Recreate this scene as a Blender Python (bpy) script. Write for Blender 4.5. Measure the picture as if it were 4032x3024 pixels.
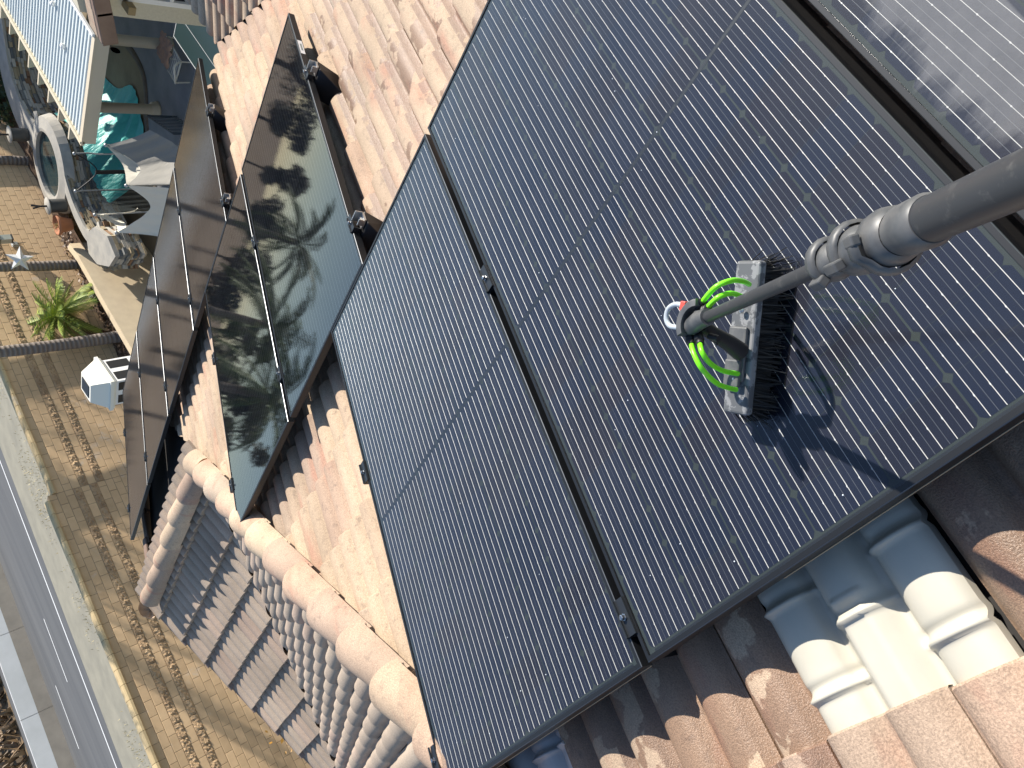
import bpy, bmesh, math, random
import numpy as np
from mathutils import Vector, Matrix
R=random.Random(7)
rad=math.radians
for o in list(bpy.data.objects): bpy.data.objects.remove(o)
S=bpy.context.scene
COL=S.collection
# ------------------------------------------------------------------ camera, sky, sun, exposure
CAM=Vector((0.0733,-1.3014,1.2325))
RIGHT=Vector((-0.55788965,-0.4605007,-0.69043337)); DOWN=Vector((-0.76208926,0.61366136,0.20649382)); FWD=Vector((0.32860173,0.64137262,-0.69329796))
cd=bpy.data.cameras.new('camera'); co=bpy.data.objects.new('camera',cd); COL.objects.link(co)
m=Matrix((RIGHT,-DOWN,-FWD)).transposed().to_4x4(); m.translation=CAM; co.matrix_world=m
cd.sensor_fit='HORIZONTAL'; cd.sensor_width=36.0; cd.lens=3047.19/4032*36; cd.clip_start=0.05; cd.clip_end=3000
S.camera=co
FPX=3047.19
def proj(P):
    d=Vector(P)-CAM; z=d.dot(FWD)
    if z<=0.05: return None
    return (2016+FPX*d.dot(RIGHT)/z, 1512+FPX*d.dot(DOWN)/z)
SUN=Vector((0.828,-0.253,0.500)).normalized()
w=bpy.data.worlds.new('World'); S.world=w; w.use_nodes=True
nt=w.node_tree; bg=nt.nodes['Background']
sky=nt.nodes.new('ShaderNodeTexSky'); sky.sky_type='NISHITA'; sky.sun_disc=False
sky.sun_elevation=rad(30); sky.sun_rotation=rad(107); sky.altitude=300; sky.air_density=1.0; sky.dust_density=0.4; sky.ozone_density=1.6
nt.links.new(sky.outputs[0],bg.inputs[0]); bg.inputs[1].default_value=0.11
sd=bpy.data.lights.new('sun','SUN'); sd.energy=5.0; sd.angle=rad(0.5); sd.color=(1.0,0.93,0.84)
so=bpy.data.objects.new('sun',sd); COL.objects.link(so); so.rotation_euler=SUN.to_track_quat('Z','Y').to_euler(); so.location=(30,-5,30)
S.view_settings.view_transform='Standard'; S.view_settings.look='None'; S.view_settings.gamma=1; S.view_settings.use_curve_mapping=False
S.view_settings.exposure=0.78
S.render.engine='CYCLES'
# ------------------------------------------------------------------ frames
TH=rad(18.43); CT,ST,TT=math.cos(TH),math.sin(TH),math.tan(TH)
ADIR=Vector((CT,0,-ST)); YD=Vector((0,1,0)); NT=Vector((ST,0,CT))
def frame(o,x,y,z):
    M=Matrix((x,y,z)).transposed().to_4x4(); M.translation=Vector(o); return M
MT=frame((0,0,0),ADIR,YD,NT)                # panel plane: (down the roof, along the roof, out of the roof)
def tp(a,b,n): return MT@Vector((a,b,n))
# ------------------------------------------------------------------ materials
def mat(name,col,rough=.6,metal=0,spec=.5,**k):
    m=bpy.data.materials.new(name); m.use_nodes=True
    b=m.node_tree.nodes['Principled BSDF']
    b.inputs['Base Color'].default_value=(*col,1); b.inputs['Roughness'].default_value=rough; b.inputs['Metallic'].default_value=metal
    b.inputs['Specular IOR Level'].default_value=spec
    for q,v in k.items(): b.inputs[q].default_value=v
    return m
def N(m,t): return m.node_tree.nodes.new(t)
def L(m,a,b): m.node_tree.links.new(a,b)
def BS(m): return m.node_tree.nodes['Principled BSDF']
def pos(m,scale=(1,1,1)):
    g=N(m,'ShaderNodeNewGeometry'); mp=N(m,'ShaderNodeMapping'); mp.inputs['Scale'].default_value=scale; L(m,g.outputs['Position'],mp.inputs[0]); return mp.outputs[0]
def noise(m,vec,scale,detail=4,rough=.55,out='Fac'):
    n=N(m,'ShaderNodeTexNoise'); n.inputs['Scale'].default_value=scale; n.inputs['Detail'].default_value=detail; n.inputs['Roughness'].default_value=rough
    L(m,vec,n.inputs['Vector']); return n.outputs[out]
def ramp(m,fac,stops):
    r=N(m,'ShaderNodeValToRGB'); e=r.color_ramp.elements
    while len(e)<len(stops): e.new(.5)
    for i,(p,c) in enumerate(stops):
        e[i].position=p; e[i].color=(*c,1) if len(c)==3 else c
    L(m,fac,r.inputs[0]); return r.outputs[0]
def mix(m,fac,a,b,mode='MIX'):
    x=N(m,'ShaderNodeMix'); x.data_type='RGBA'; x.blend_type=mode
    if isinstance(fac,(int,float)): x.inputs[0].default_value=fac
    else: L(m,fac,x.inputs[0])
    for s,v in ((6,a),(7,b)):
        if isinstance(v,tuple): x.inputs[s].default_value=(*v,1)
        else: L(m,v,x.inputs[s])
    return x.outputs[2]
def math_(m,op,a,b=None):
    x=N(m,'ShaderNodeMath'); x.operation=op
    for i,v in enumerate((a,b)):
        if v is None: continue
        if isinstance(v,(int,float)): x.inputs[i].default_value=v
        else: L(m,v,x.inputs[i])
    return x.outputs[0]
def bump(m,h,strength=.3,dist=.01):
    b=N(m,'ShaderNodeBump'); b.inputs['Strength'].default_value=strength; b.inputs['Distance'].default_value=dist
    L(m,h,b.inputs['Height']); L(m,b.outputs[0],BS(m).inputs['Normal'])
def rnd(m):
    o=N(m,'ShaderNodeObjectInfo'); return o.outputs['Random']
G3=lambda v:(v,v,v)

def tile_mat(name,wet):
    m=mat(name,(.4,.28,.2),.85,spec=.3)
    p=pos(m); r=rnd(m)
    base=ramp(m,r,[(0,(.47,.355,.245)),(.3,(.41,.305,.215)),(.55,(.50,.385,.265)),(.75,(.35,.255,.19)),(.9,(.44,.31,.22)),(1,(.38,.31,.235))])
    red=ramp(m,noise(m,pos(m,(1,3.0,1)),3.1,3),[(.55,G3(0)),(.74,G3(1))])
    base=mix(m,math_(m,'MULTIPLY',red,.55),base,(.42,.19,.13))
    br=ramp(m,noise(m,p,1.7,5),[(.35,G3(.78)),(.65,G3(1.12))])
    base=mix(m,1.0,base,br,'MULTIPLY')
    sp=noise(m,p,300 if wet else 230,2,.7)
    base=mix(m,1.0,base,ramp(m,sp,[(.3,G3(.72)),(.7,G3(1.28))]),'MULTIPLY')
    st=noise(m,p,26,5,.7)
    base=mix(m,ramp(m,st,[(.56,G3(0)),(.70,G3(.5))]),base,(.16,.125,.10))
    bump(m,sp,.5 if wet else .35,.004)
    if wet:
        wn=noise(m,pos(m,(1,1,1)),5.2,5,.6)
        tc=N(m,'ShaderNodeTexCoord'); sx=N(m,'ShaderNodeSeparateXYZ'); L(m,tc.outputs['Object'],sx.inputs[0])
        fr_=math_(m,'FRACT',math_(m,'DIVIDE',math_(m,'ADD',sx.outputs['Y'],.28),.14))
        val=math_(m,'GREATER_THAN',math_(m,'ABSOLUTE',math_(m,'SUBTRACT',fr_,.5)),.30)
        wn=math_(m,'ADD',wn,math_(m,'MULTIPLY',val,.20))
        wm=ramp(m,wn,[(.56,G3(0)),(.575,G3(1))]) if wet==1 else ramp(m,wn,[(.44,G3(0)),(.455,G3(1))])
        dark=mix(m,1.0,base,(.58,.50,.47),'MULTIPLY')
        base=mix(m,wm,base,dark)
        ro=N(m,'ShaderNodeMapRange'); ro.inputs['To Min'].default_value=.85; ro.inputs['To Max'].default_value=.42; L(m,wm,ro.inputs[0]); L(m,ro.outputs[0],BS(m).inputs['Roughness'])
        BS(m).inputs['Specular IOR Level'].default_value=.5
    L(m,base,BS(m).inputs['Base Color']); return m
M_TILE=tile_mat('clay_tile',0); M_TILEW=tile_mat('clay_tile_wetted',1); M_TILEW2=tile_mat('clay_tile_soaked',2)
def grey_tile():
    m=mat('grazing_lit_tile',(.34,.27,.22),.9,spec=.25); p=pos(m)  # greyer browns stand in for the grazing light on these slopes
    base=ramp(m,rnd(m),[(0,(.40,.325,.25)),(.5,(.36,.29,.225)),(.8,(.43,.335,.255)),(1,(.36,.27,.21))])
    base=mix(m,1.0,base,ramp(m,noise(m,p,1.9,5),[(.35,G3(.82)),(.65,G3(1.12))]),'MULTIPLY')
    sp=noise(m,p,190,2,.7); base=mix(m,1.0,base,ramp(m,sp,[(.3,G3(.78)),(.7,G3(1.22))]),'MULTIPLY')
    L(m,base,BS(m).inputs['Base Color']); bump(m,sp,.35,.004); return m
M_TILEG=grey_tile()
def simple_noise(name,c1,c2,scale,rough=.85,bs=.3,bd=.01,detail=5,spec=.3,stretch=(1,1,1),objvar=None):
    m=mat(name,c1,rough,spec=spec); p=pos(m,stretch); n=noise(m,p,scale,detail)
    base=mix(m,ramp(m,n,[(.3,G3(0)),(.7,G3(1))]),c1,c2)
    if objvar: base=mix(m,1.0,base,ramp(m,rnd(m),[(0,G3(1-objvar)),(1,G3(1+objvar))]),'MULTIPLY')
    L(m,base,BS(m).inputs['Base Color'])
    if bs: bump(m,n,bs,bd)
    return m
M_UNDER=mat('roof_felt',(.03,.028,.026),.95)
M_MORTAR=simple_noise('ochre_mortar',(.62,.40,.18),(.50,.33,.17),30)
M_FLASH=simple_noise('painted_flashing',(.54,.51,.42),(.47,.445,.365),9,.42,.05,.002,6,.5)
M_GREYFLASH=simple_noise('shade_grey_metal',(.42,.44,.45),(.33,.35,.37),11,.38,.05,.002,5,.6)  # bluish grey puts the shade into the second flashing's colour
M_FRAME=mat('black_anodised_frame',(.022,.024,.027),.42,metal=.6,spec=.6)
M_FRAMEEDGE=mat('frame_edge_highlight',(.10,.105,.11),.33,metal=.8)  # edge coloured paler than the frame to give it a highlight
M_CELL=None
def cell_mat():
    m=mat('silicon_cell',(.012,.016,.034),.35,spec=.3)
    base=ramp(m,rnd(m),[(0,(.010,.015,.034)),(.5,(.014,.018,.037)),(.85,(.013,.014,.026)),(1,(.018,.017,.029))])
    L(m,base,BS(m).inputs['Base Color']); return m
M_CELL=cell_mat()
M_BACK=mat('backsheet',(.034,.045,.044),.6,spec=.3)
M_BUS=mat('busbar_wire',(.80,.79,.77),.30,metal=.0,spec=.8)
M_FINE=mat('fine_wire',(.16,.17,.19),.4)
def glass_mat(name,dust=0,grain=.0,ior=1.42,ro=.03):
    m=bpy.data.materials.new(name); m.use_nodes=True; t=m.node_tree
    for n in list(t.nodes): t.nodes.remove(n)
    out=N(m,'ShaderNodeOutputMaterial'); tr=N(m,'ShaderNodeBsdfTransparent'); gl=N(m,'ShaderNodeBsdfGlossy'); fr=N(m,'ShaderNodeFresnel'); mx=N(m,'ShaderNodeMixShader')
    tr.inputs[0].default_value=(.93,.95,.95,1)
    gl.inputs['Roughness'].default_value=ro; gl.inputs['Color'].default_value=(.97,.98,1,1); fr.inputs['IOR'].default_value=ior
    p=pos(m); n1=noise(m,p,420,1); bp=N(m,'ShaderNodeBump'); bp.inputs['Strength'].default_value=grain; bp.inputs['Distance'].default_value=.0006
    L(m,n1,bp.inputs['Height']); L(m,bp.outputs[0],gl.inputs['Normal'])
    L(m,fr.outputs[0],mx.inputs[0]); L(m,tr.outputs[0],mx.inputs[1]); L(m,gl.outputs[0],mx.inputs[2])
    res=mx.outputs[0]
    df=N(m,'ShaderNodeBsdfDiffuse'); df.inputs[0].default_value=(.37,.37,.37,1)
    m2=N(m,'ShaderNodeMixShader')
    if dust:
        # dusty film with runs washed through it, clean strip next to the lower frame
        g=N(m,'ShaderNodeNewGeometry'); vm=N(m,'ShaderNodeVectorMath'); vm.operation='DOT_PRODUCT'; vm.inputs[1].default_value=(0,1,0); L(m,g.outputs['Position'],vm.inputs[0])
        edge=noise(m,pos(m,(3,1,3)),4.0,5,.65)
        y=math_(m,'ADD',vm.outputs['Value'],math_(m,'MULTIPLY',math_(m,'SUBTRACT',edge,.5),.16))
        area=N(m,'ShaderNodeMapRange'); area.inputs['From Min'].default_value=-1.115; area.inputs['From Max'].default_value=-1.155; L(m,y,area.inputs[0])
        wv=N(m,'ShaderNodeTexNoise'); wv.inputs['Scale'].default_value=1.7; wv.inputs['Detail'].default_value=2.5; wv.inputs['Roughness'].default_value=.45
        mp=N(m,'ShaderNodeMapping'); mp.inputs['Rotation'].default_value=(0,0,.25); mp.inputs['Scale'].default_value=(.8,2.6,.8); L(m,g.outputs['Position'],mp.inputs[0]); L(m,mp.outputs[0],wv.inputs['Vector'])
        run=ramp(m,wv.outputs['Fac'],[(.478,G3(1)),(.484,G3(0)),(.512,G3(0)),(.518,G3(1))])
        mott=ramp(m,noise(m,p,26,6,.7),[(.3,G3(.72)),(.7,G3(1.0))])
        f=math_(m,'MULTIPLY',math_(m,'MULTIPLY',math_(m,'MULTIPLY',area.outputs[0],run),mott),.27)
        f=math_(m,'ADD',f,.012)
    else:
        dn=ramp(m,noise(m,p,3.2,5,.65),[(.35,G3(.004)),(.75,G3(.022))]); f=dn
    L(m,f,m2.inputs[0]); L(m,res,m2.inputs[1]); L(m,df.outputs[0],m2.inputs[2])
    L(m,m2.outputs[0],out.inputs[0]); return m
M_GLASS=glass_mat('panel_glass',0,.10); M_GLASSD=glass_mat('dusty_panel_glass',1,.10); M_GLASSF=glass_mat('textured_panel_glass',0,.012,1.55,.006); M_GLASSR=glass_mat('rippled_panel_glass',0,.06,1.5,.02)
M_CLAMP=mat('black_clamp',(.05,.055,.06),.38,metal=.7)
M_BOLT=mat('steel_bolt',(.45,.45,.45),.25,metal=1)
M_SILVER=mat('mill_aluminium',(.62,.62,.60),.35,metal=.9)
M_BLACK=mat('black_plastic',(.012,.012,.013),.5)
M_CARBON=None
def carbon():
    m=mat('carbon_pole',(.035,.037,.04),.42,spec=.6); p=pos(m)
    sc=ramp(m,noise(m,p,45,4,.7),[(.55,G3(0)),(.72,G3(.4))])
    L(m,mix(m,sc,(.032,.034,.038),(.16,.16,.15)),BS(m).inputs['Base Color']); return m
M_CARBON=carbon()
M_CLAMPP=simple_noise('scuffed_grey_plastic',(.055,.06,.065),(.12,.12,.118),40,.45,.05,.001,4,.5)
def block_plastic():
    m=mat('wet_grey_plastic',(.13,.135,.14),.5); p=pos(m); f=ramp(m,noise(m,p,38,5,.65),[(.46,G3(0)),(.50,G3(1))])
    L(m,mix(m,f,(.20,.205,.21),(.085,.09,.095)),BS(m).inputs['Base Color']); return m
M_BLOCKP=block_plastic()
M_BRISTLE=mat('black_bristle',(.008,.008,.008),.6)
M_HOSE=mat('neon_green_hose',(.22,.86,.02),.35,spec=.5); BS(M_HOSE).inputs['Subsurface Weight'].default_value=.15; BS(M_HOSE).inputs['Subsurface Radius'].default_value=(.004,.008,.001)
M_CLEAR=mat('milky_clear_tube',(.62,.68,.72),.2,spec=.7); BS(M_CLEAR).inputs['Transmission Weight'].default_value=.35
M_RED=mat('red_plastic',(.62,.07,.05),.4)
M_WHITE=mat('white_paint',(.80,.79,.76),.5)
M_STUCCO=simple_noise('cream_stucco',(.62,.57,.44),(.55,.50,.38),34,.95,.4,.006,6)
M_STUCCO2=simple_noise('beige_stucco',(.62,.51,.34),(.54,.44,.30),3.5,.95,.25,.01,7)
M_PATIOW=mat('white_metal_roof',(.62,.67,.66),.7,spec=.12)
M_BEIGE=mat('beige_painted_metal',(.64,.55,.40),.55)
M_BEIGE2=mat('tan_painted_column',(.42,.36,.26),.6)
M_ASPH=simple_noise('asphalt',(.105,.108,.110),(.145,.147,.145),.55,.9,.15,.01,7,.3,(.12,2.2,1))
M_SHOULDER=simple_noise('dusty_shoulder',(.34,.315,.24),(.25,.235,.185),.9,.95,.3,.02,7)
M_DIRT=simple_noise('dry_earth',(.27,.22,.14),(.18,.14,.09),1.2,.95,.4,.05,7)
M_LINE=mat('road_paint',(.80,.80,.77),.7)
def conc():
    m=mat('pale_concrete',(.5,.5,.47),.9,spec=.25); p=pos(m)
    base=mix(m,ramp(m,noise(m,p,.8,7),[(.3,G3(0)),(.7,G3(1))]),(.70,.69,.66),(.60,.595,.56)); L(m,base,BS(m).inputs['Base Color']); return m
M_CONC=conc(); M_CONCD=simple_noise('stained_concrete',(.33,.29,.235),(.25,.22,.18),1.1,.9,.1,.01,6)
def block_mat(name,c1,c2,rough):
    m=mat(name,c1,.9,spec=.25); p=pos(m)
    base=mix(m,ramp(m,noise(m,p,3.5,6,.6),[(.3,G3(0)),(.7,G3(1))]),c1,c2)
    base=mix(m,1.0,base,ramp(m,rnd(m),[(0,G3(.86)),(.5,G3(1.0)),(1,G3(1.12))]),'MULTIPLY')
    if not rough: base=mix(m,ramp(m,noise(m,p,1.4,6,.65),[(.60,G3(0)),(.70,G3(.55))]),base,(.58,.53,.46))
    L(m,base,BS(m).inputs['Base Color'])
    bump(m,noise(m,p,17 if rough else 60,5,.6),1.0 if rough else .25,.05 if rough else .004); return m
M_BLK=block_mat('tan_block',(.64,.455,.265),(.55,.385,.22),0); M_SPLIT=block_mat('split_face_block',(.55,.39,.225),(.36,.245,.145),1); M_MORT=mat('block_mortar',(.27,.205,.13),.95)
M_CAP=block_mat('tan_cap_block',(.60,.46,.25),(.53,.40,.22),0)
STONES=[mat('stacked_stone_%s'%n,c,.85) for n,c in (('grey',(.20,.20,.18)),('tan',(.36,.29,.18)),('pale',(.46,.43,.36)),('rust',(.26,.15,.08)),('slate',(.12,.13,.13)))]
M_FLAG=simple_noise('flagstone_coping',(.43,.40,.34),(.30,.29,.26),3.2,.85,.3,.02,6)
M_DECK=simple_noise('stamped_concrete_deck',(.24,.245,.25),(.17,.175,.185),1.6,.7,.3,.02,6)
M_COPE=simple_noise('dark_coping',(.16,.13,.10),(.10,.085,.07),6,.8,.3,.02)
def water(name,c,r=.03):
    m=mat(name,c,r,spec=.5); m.node_tree.nodes['Principled BSDF'].inputs['IOR'].default_value=1.33
    bump(m,noise(m,pos(m),3.0,3),.06,.05); return m
M_WATER=water('dark_pool_water',(.012,.045,.05)); M_POND=water('pond_water',(.02,.04,.045))
def tarp():
    m=mat('turquoise_cover',(.05,.42,.36),.45); p=pos(m,(1,1,1)); n=noise(m,p,1.2,5)
    L(m,mix(m,ramp(m,n,[(.35,G3(0)),(.7,G3(1))]),(.035,.36,.31),(.08,.50,.44)),BS(m).inputs['Base Color']); bump(m,noise(m,pos(m,(3,1,1)),2.0,4),.5,.12); return m
M_TARP=tarp()
def fabric(name,c,alpha):
    m=mat(name,c,.9,spec=.1); BS(m).inputs['Alpha'].default_value=alpha; BS(m).inputs['Transmission Weight'].default_value=0
    bump(m,noise(m,pos(m,(1,1,.3)),7,3),.5,.03); return m
M_CANOPY=fabric('grey_canopy_cloth',(.30,.29,.26),1); M_CANOPYW=fabric('cream_canopy_cloth',(.72,.68,.57),1); M_NET=fabric('dark_net_curtain',(.05,.06,.06),.45)
M_POLEG=mat('pale_metal_pole',(.42,.43,.42),.4,metal=.4)
M_TABLE=mat('dark_green_table',(.018,.040,.040),.35)
M_TOWEL=simple_noise('brown_towel',(.28,.19,.15),(.42,.24,.14),9,.95,.6,.03)
M_IRON=mat('dark_iron',(.03,.045,.06),.5)
M_DRUM=mat('dark_drum_metal',(.06,.06,.055),.55)
M_TERRA=mat('terracotta',(.42,.17,.08),.8)
def trunk_mat():
    m=mat('ringed_palm_bark',(.15,.12,.095),.95); p=pos(m); wv=N(m,'ShaderNodeTexWave'); wv.bands_direction='Z'; wv.inputs['Scale'].default_value=2.6; wv.inputs['Distortion'].default_value=2.5; wv.inputs['Detail'].default_value=3
    L(m,p,wv.inputs['Vector']); L(m,mix(m,wv.outputs['Fac'],(.15,.125,.105),(.25,.21,.175)),BS(m).inputs['Base Color']); bump(m,wv.outputs['Fac'],.7,.03); return m
M_TRUNK=trunk_mat(); M_SHAG=simple_noise('shaggy_bark',(.17,.085,.04),(.06,.035,.02),16,.95,.9,.05)
def leaf(name,c1,c2):
    m=mat(name,c1,.55,spec=.4); g=N(m,'ShaderNodeNewGeometry'); L(m,mix(m,g.outputs['Random Per Island'],c1,c2),BS(m).inputs['Base Color']); return m
M_FROND=leaf('palm_leaf',(.11,.16,.03),(.05,.09,.015)); M_FRONDY=leaf('young_palm_leaf',(.36,.42,.06),(.13,.21,.04)); M_LEAF=leaf('tree_leaf',(.045,.06,.02),(.09,.085,.035)); M_DKLEAF=leaf('dark_strap_leaf',(.05,.08,.025),(.02,.04,.012)); M_ORANGE=leaf('orange_leaf',(.50,.24,.03),(.30,.16,.03))
M_BRUSH=simple_noise('dry_brush_hill',(.28,.20,.12),(.14,.10,.06),.35,.95,.8,.3,8)
M_GRASS=leaf('dry_grass',(.45,.36,.15),(.30,.23,.09))
M_WOOD=mat('corbel_wood',(.30,.22,.11),.7)
M_DARKGL=mat('window_glass',(.02,.02,.02),.05,spec=.6)
M_RAKEB=simple_noise('brown_rake_tile',(.26,.18,.135),(.20,.135,.10),5,.85,.3,.01,5,.3,(1,1,1),.12)
M_BARK=mat('tree_bark',(.10,.075,.05),.95)
# ------------------------------------------------------------------ mesh helpers
class MB:
    def __init__(s): s.v=[]; s.f=[]; s.m=[]; s.sm=[]
    def add(s,vs,fs,mi=0,sm=False):
        o=len(s.v); s.v+= [tuple(v) for v in vs]; s.f+=[tuple(i+o for i in f) for f in fs]; s.m+=[mi]*len(fs); s.sm+=[sm]*len(fs)
    def box(s,c,d,M=None,mi=0,bev=0):
        x,y,z=[q/2 for q in d]
        vs=[Vector((c[0]+i*x,c[1]+j*y,c[2]+k*z)) for i in (-1,1) for j in (-1,1) for k in (-1,1)]
        if M: vs=[M@v for v in vs]
        s.add(vs,[(0,1,3,2),(4,6,7,5),(0,4,5,1),(2,3,7,6),(0,2,6,4),(1,5,7,3)],mi)
    def tube(s,pts,r,n=8,mi=0,caps=True,sm=True):
        pts=[Vector(p) for p in pts]; rs=r if isinstance(r,(list,tuple)) else [r]*len(pts)
        o=[]; up=None; vs=[];fs=[]
        for i,p in enumerate(pts):
            t=(pts[min(i+1,len(pts)-1)]-pts[max(i-1,0)]).normalized()
            if up is None:
                up=t.orthogonal().normalized()
            up=(up-t*up.dot(t)).normalized(); sd_=t.cross(up)
            for k in range(n):
                a=2*math.pi*k/n; vs.append(p+(up*math.cos(a)+sd_*math.sin(a))*rs[i])
        for i in range(len(pts)-1):
            for k in range(n):
                fs.append((i*n+k,i*n+(k+1)%n,(i+1)*n+(k+1)%n,(i+1)*n+k))
        s.add(vs,fs,mi,sm)
        if caps:
            e=len(pts)-1
            s.add([vs[k] for k in range(n)],[tuple(range(n))[::-1]],mi); s.add([vs[e*n+k] for k in range(n)],[tuple(range(n))],mi)
    def sheet(s,rows,mi=0,sm=True):
        nr,nc=len(rows),len(rows[0]); s.add([v for r in rows for v in r],[(i*nc+j,i*nc+j+1,(i+1)*nc+j+1,(i+1)*nc+j) for i in range(nr-1) for j in range(nc-1)],mi,sm)
    def lathe(s,prof,M,n=20,mi=0,sm=True):
        vs=[M@Vector((r*math.cos(2*math.pi*k/n),r*math.sin(2*math.pi*k/n),z)) for r,z in prof for k in range(n)]
        s.add(vs,[(i*n+k,i*n+(k+1)%n,(i+1)*n+(k+1)%n,(i+1)*n+k) for i in range(len(prof)-1) for k in range(n)],mi,sm)
    def mesh(s,name,mats):
        me=bpy.data.meshes.new(name); me.from_pydata(s.v,[],s.f)
        for x in (mats if isinstance(mats,(list,tuple)) else [mats]): me.materials.append(x)
        me.polygons.foreach_set('material_index',s.m); me.polygons.foreach_set('use_smooth',s.sm); me.update(); return me
    def obj(s,name,mats,parent=None,M=None,**tags): return link(name,s.mesh(name,mats),parent,M,**tags)
def link(name,me,parent=None,M=None,**tags):
    o=bpy.data.objects.new(name,me); COL.objects.link(o)
    if parent: o.parent=parent
    if M is not None: o.matrix_local=M
    for k,v in tags.items():
        if v: o[k]=v
    return o
def thing(name,label,category,M=None,group=None):
    o=bpy.data.objects.new(name,None); COL.objects.link(o); o.empty_display_size=.1
    if M is not None: o.matrix_world=M
    o['label']=label; o['category']=category
    if group: o['group']=group
    return o
def TR(x,y,z): return Matrix.Translation((x,y,z))
def bevel(o,w=.003,seg=2):
    b=o.modifiers.new('bevel','BEVEL'); b.width=w; b.segments=seg; b.limit_method='ANGLE'; return o
# ------------------------------------------------------------------ ground, freeway, hills
ZD=-8.75
WA=rad(-5); WD=Vector((math.cos(WA),math.sin(WA),0)); WN=Vector((-math.sin(WA),math.cos(WA),0)); WC=20.0
def wp(s,d,z): return WD*s+WN*(WC+d)+Vector((0,0,z))
mb=MB(); mb.add([wp(-300,.2,ZD),wp(300,.2,ZD),wp(300,-500,ZD),wp(-300,-500,ZD)],[(0,1,2,3)]); mb.obj('ground',M_DIRT,kind='structure')
RA=rad(-8.93); RD=Vector((math.cos(RA),math.sin(RA),0)); RN=Vector((-math.sin(RA),math.cos(RA),0)); RC=RN.dot(Vector((19.61,42.825,0)))
def rp(s,lat,z): return RD*s+RN*(RC+lat)+Vector((0,0,z))
ZR=-8.0
mb=MB(); mb.add([wp(-600,.15,ZR-.02),wp(600,.15,ZR-.02),wp(600,700,ZR-.02),wp(-600,700,ZR-.02)],[(0,1,2,3)]); mb.obj('terrain',M_DIRT,kind='structure')
def strip(name,l0,l1,z,m,s0=-400,s1=400):
    b=MB(); b.add([rp(s0,l0,z),rp(s1,l0,z),rp(s1,l1,z),rp(s0,l1,z)],[(0,1,2,3)]); return b.obj(name,m,kind='structure')
strip('road',-1.2,9.75,ZR+.004,M_ASPH); strip('shoulder',-9,-1.2,ZR+.002,M_SHOULDER)
strip('far_road',10.15,24.5,ZR+.005,M_ASPH); 
mb=MB()
def mark(l,s0,s1,wd=.15,z=ZR+.010): mb.add([rp(s0,l-wd/2,z),rp(s1,l-wd/2,z),rp(s1,l+wd/2,z),rp(s0,l+wd/2,z)],[(0,1,2,3)])
mark(0,-200,200,.17)
e1=RD.dot(Vector((19.61,42.825,0)))
# dash ends measured along the road: first lane line 3.65 m in, second 7.0 m in
from_=RD
def dash_s(px,py):  # a point of the road seen at this direction, metres along the road
    d=(FWD*1+RIGHT*((px-2016)/FPX)+DOWN*((py-1512)/FPX)); t=(ZR-CAM.z)/d.z; return (CAM+d*t).dot(RD)
for l,(p,q) in ((3.65,((173.4,2435.5),(265.6,2685.3))),(6.97,((219.1,2699.5),(311.3,2947.7)))):
    s0,s1=dash_s(*p),dash_s(*q); ln=s0-s1; per=ln*(14.6/3.66)
    for k in range(-8,9): mark(l,s1+k*per,s0+k*per,.13)
for l in (12.6,16.3,20.0,22.6):
    for k in range(-8,9):
        if l==22.6: continue
        mark(l,20+k*14.6-4.2,20+k*14.6,.14)
mark(22.9,-200,200,.16)
mb.obj('lane_markings',M_LINE,kind='structure')
# tall concrete median barrier
t=thing('concrete_barrier','long pale concrete median barrier beyond the near freeway lanes','barrier',TR(0,0,0))
k=0; s=-60
L0=9.8
while s<70:
    ln=5.2; b=MB(); z0,z1=ZR,-6.28
    b.add([rp(s,L0,z0+.8),rp(s+ln-.03,L0,z0+.8),rp(s+ln-.03,L0+.05,z1),rp(s,L0+.05,z1),rp(s,L0+.3,z1),rp(s+ln-.03,L0+.3,z1),rp(s,L0+.3,z0),rp(s+ln-.03,L0+.3,z0)],[(0,1,2,3),(3,2,5,4),(4,5,7,6)])
    b.obj('barrier_panel',M_CONC,t)
    b=MB(); b.add([rp(s,L0-.10,z0),rp(s+ln-.02,L0-.10,z0),rp(s+ln-.02,L0-.01,z0+.8),rp(s,L0-.01,z0+.8)],[(0,1,2,3)]); b.obj('barrier_foot',M_CONCD,t); s+=ln
# dry brush hillside beyond the freeway
def hill(x,y): return 0
rows=[]
rh=random.Random(3)
ph=[(rh.uniform(.004,.02),rh.uniform(.004,.02),rh.uniform(0,6)) for _ in range(6)]
for i in range(40):
    lat=24.6+ (i/39)**1.6*420
    row=[]
    for j in range(60):
        s_=-330+j*13
        rise=(lat-24.6)
        h=-8.0+.9*min(rise/3,1)+8.0*(1-math.exp(-rise/160))+(sum(math.sin(s_*a+lat*b+c) for a,b,c in ph))*.5*min(rise/60,1)+(rh.uniform(-.15,.15) if i else 0)
        row.append(rp(s_,lat,h))
    rows.append(row)
mb=MB(); mb.sheet(rows); mb.obj('hills',M_BRUSH,kind='structure')
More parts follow.
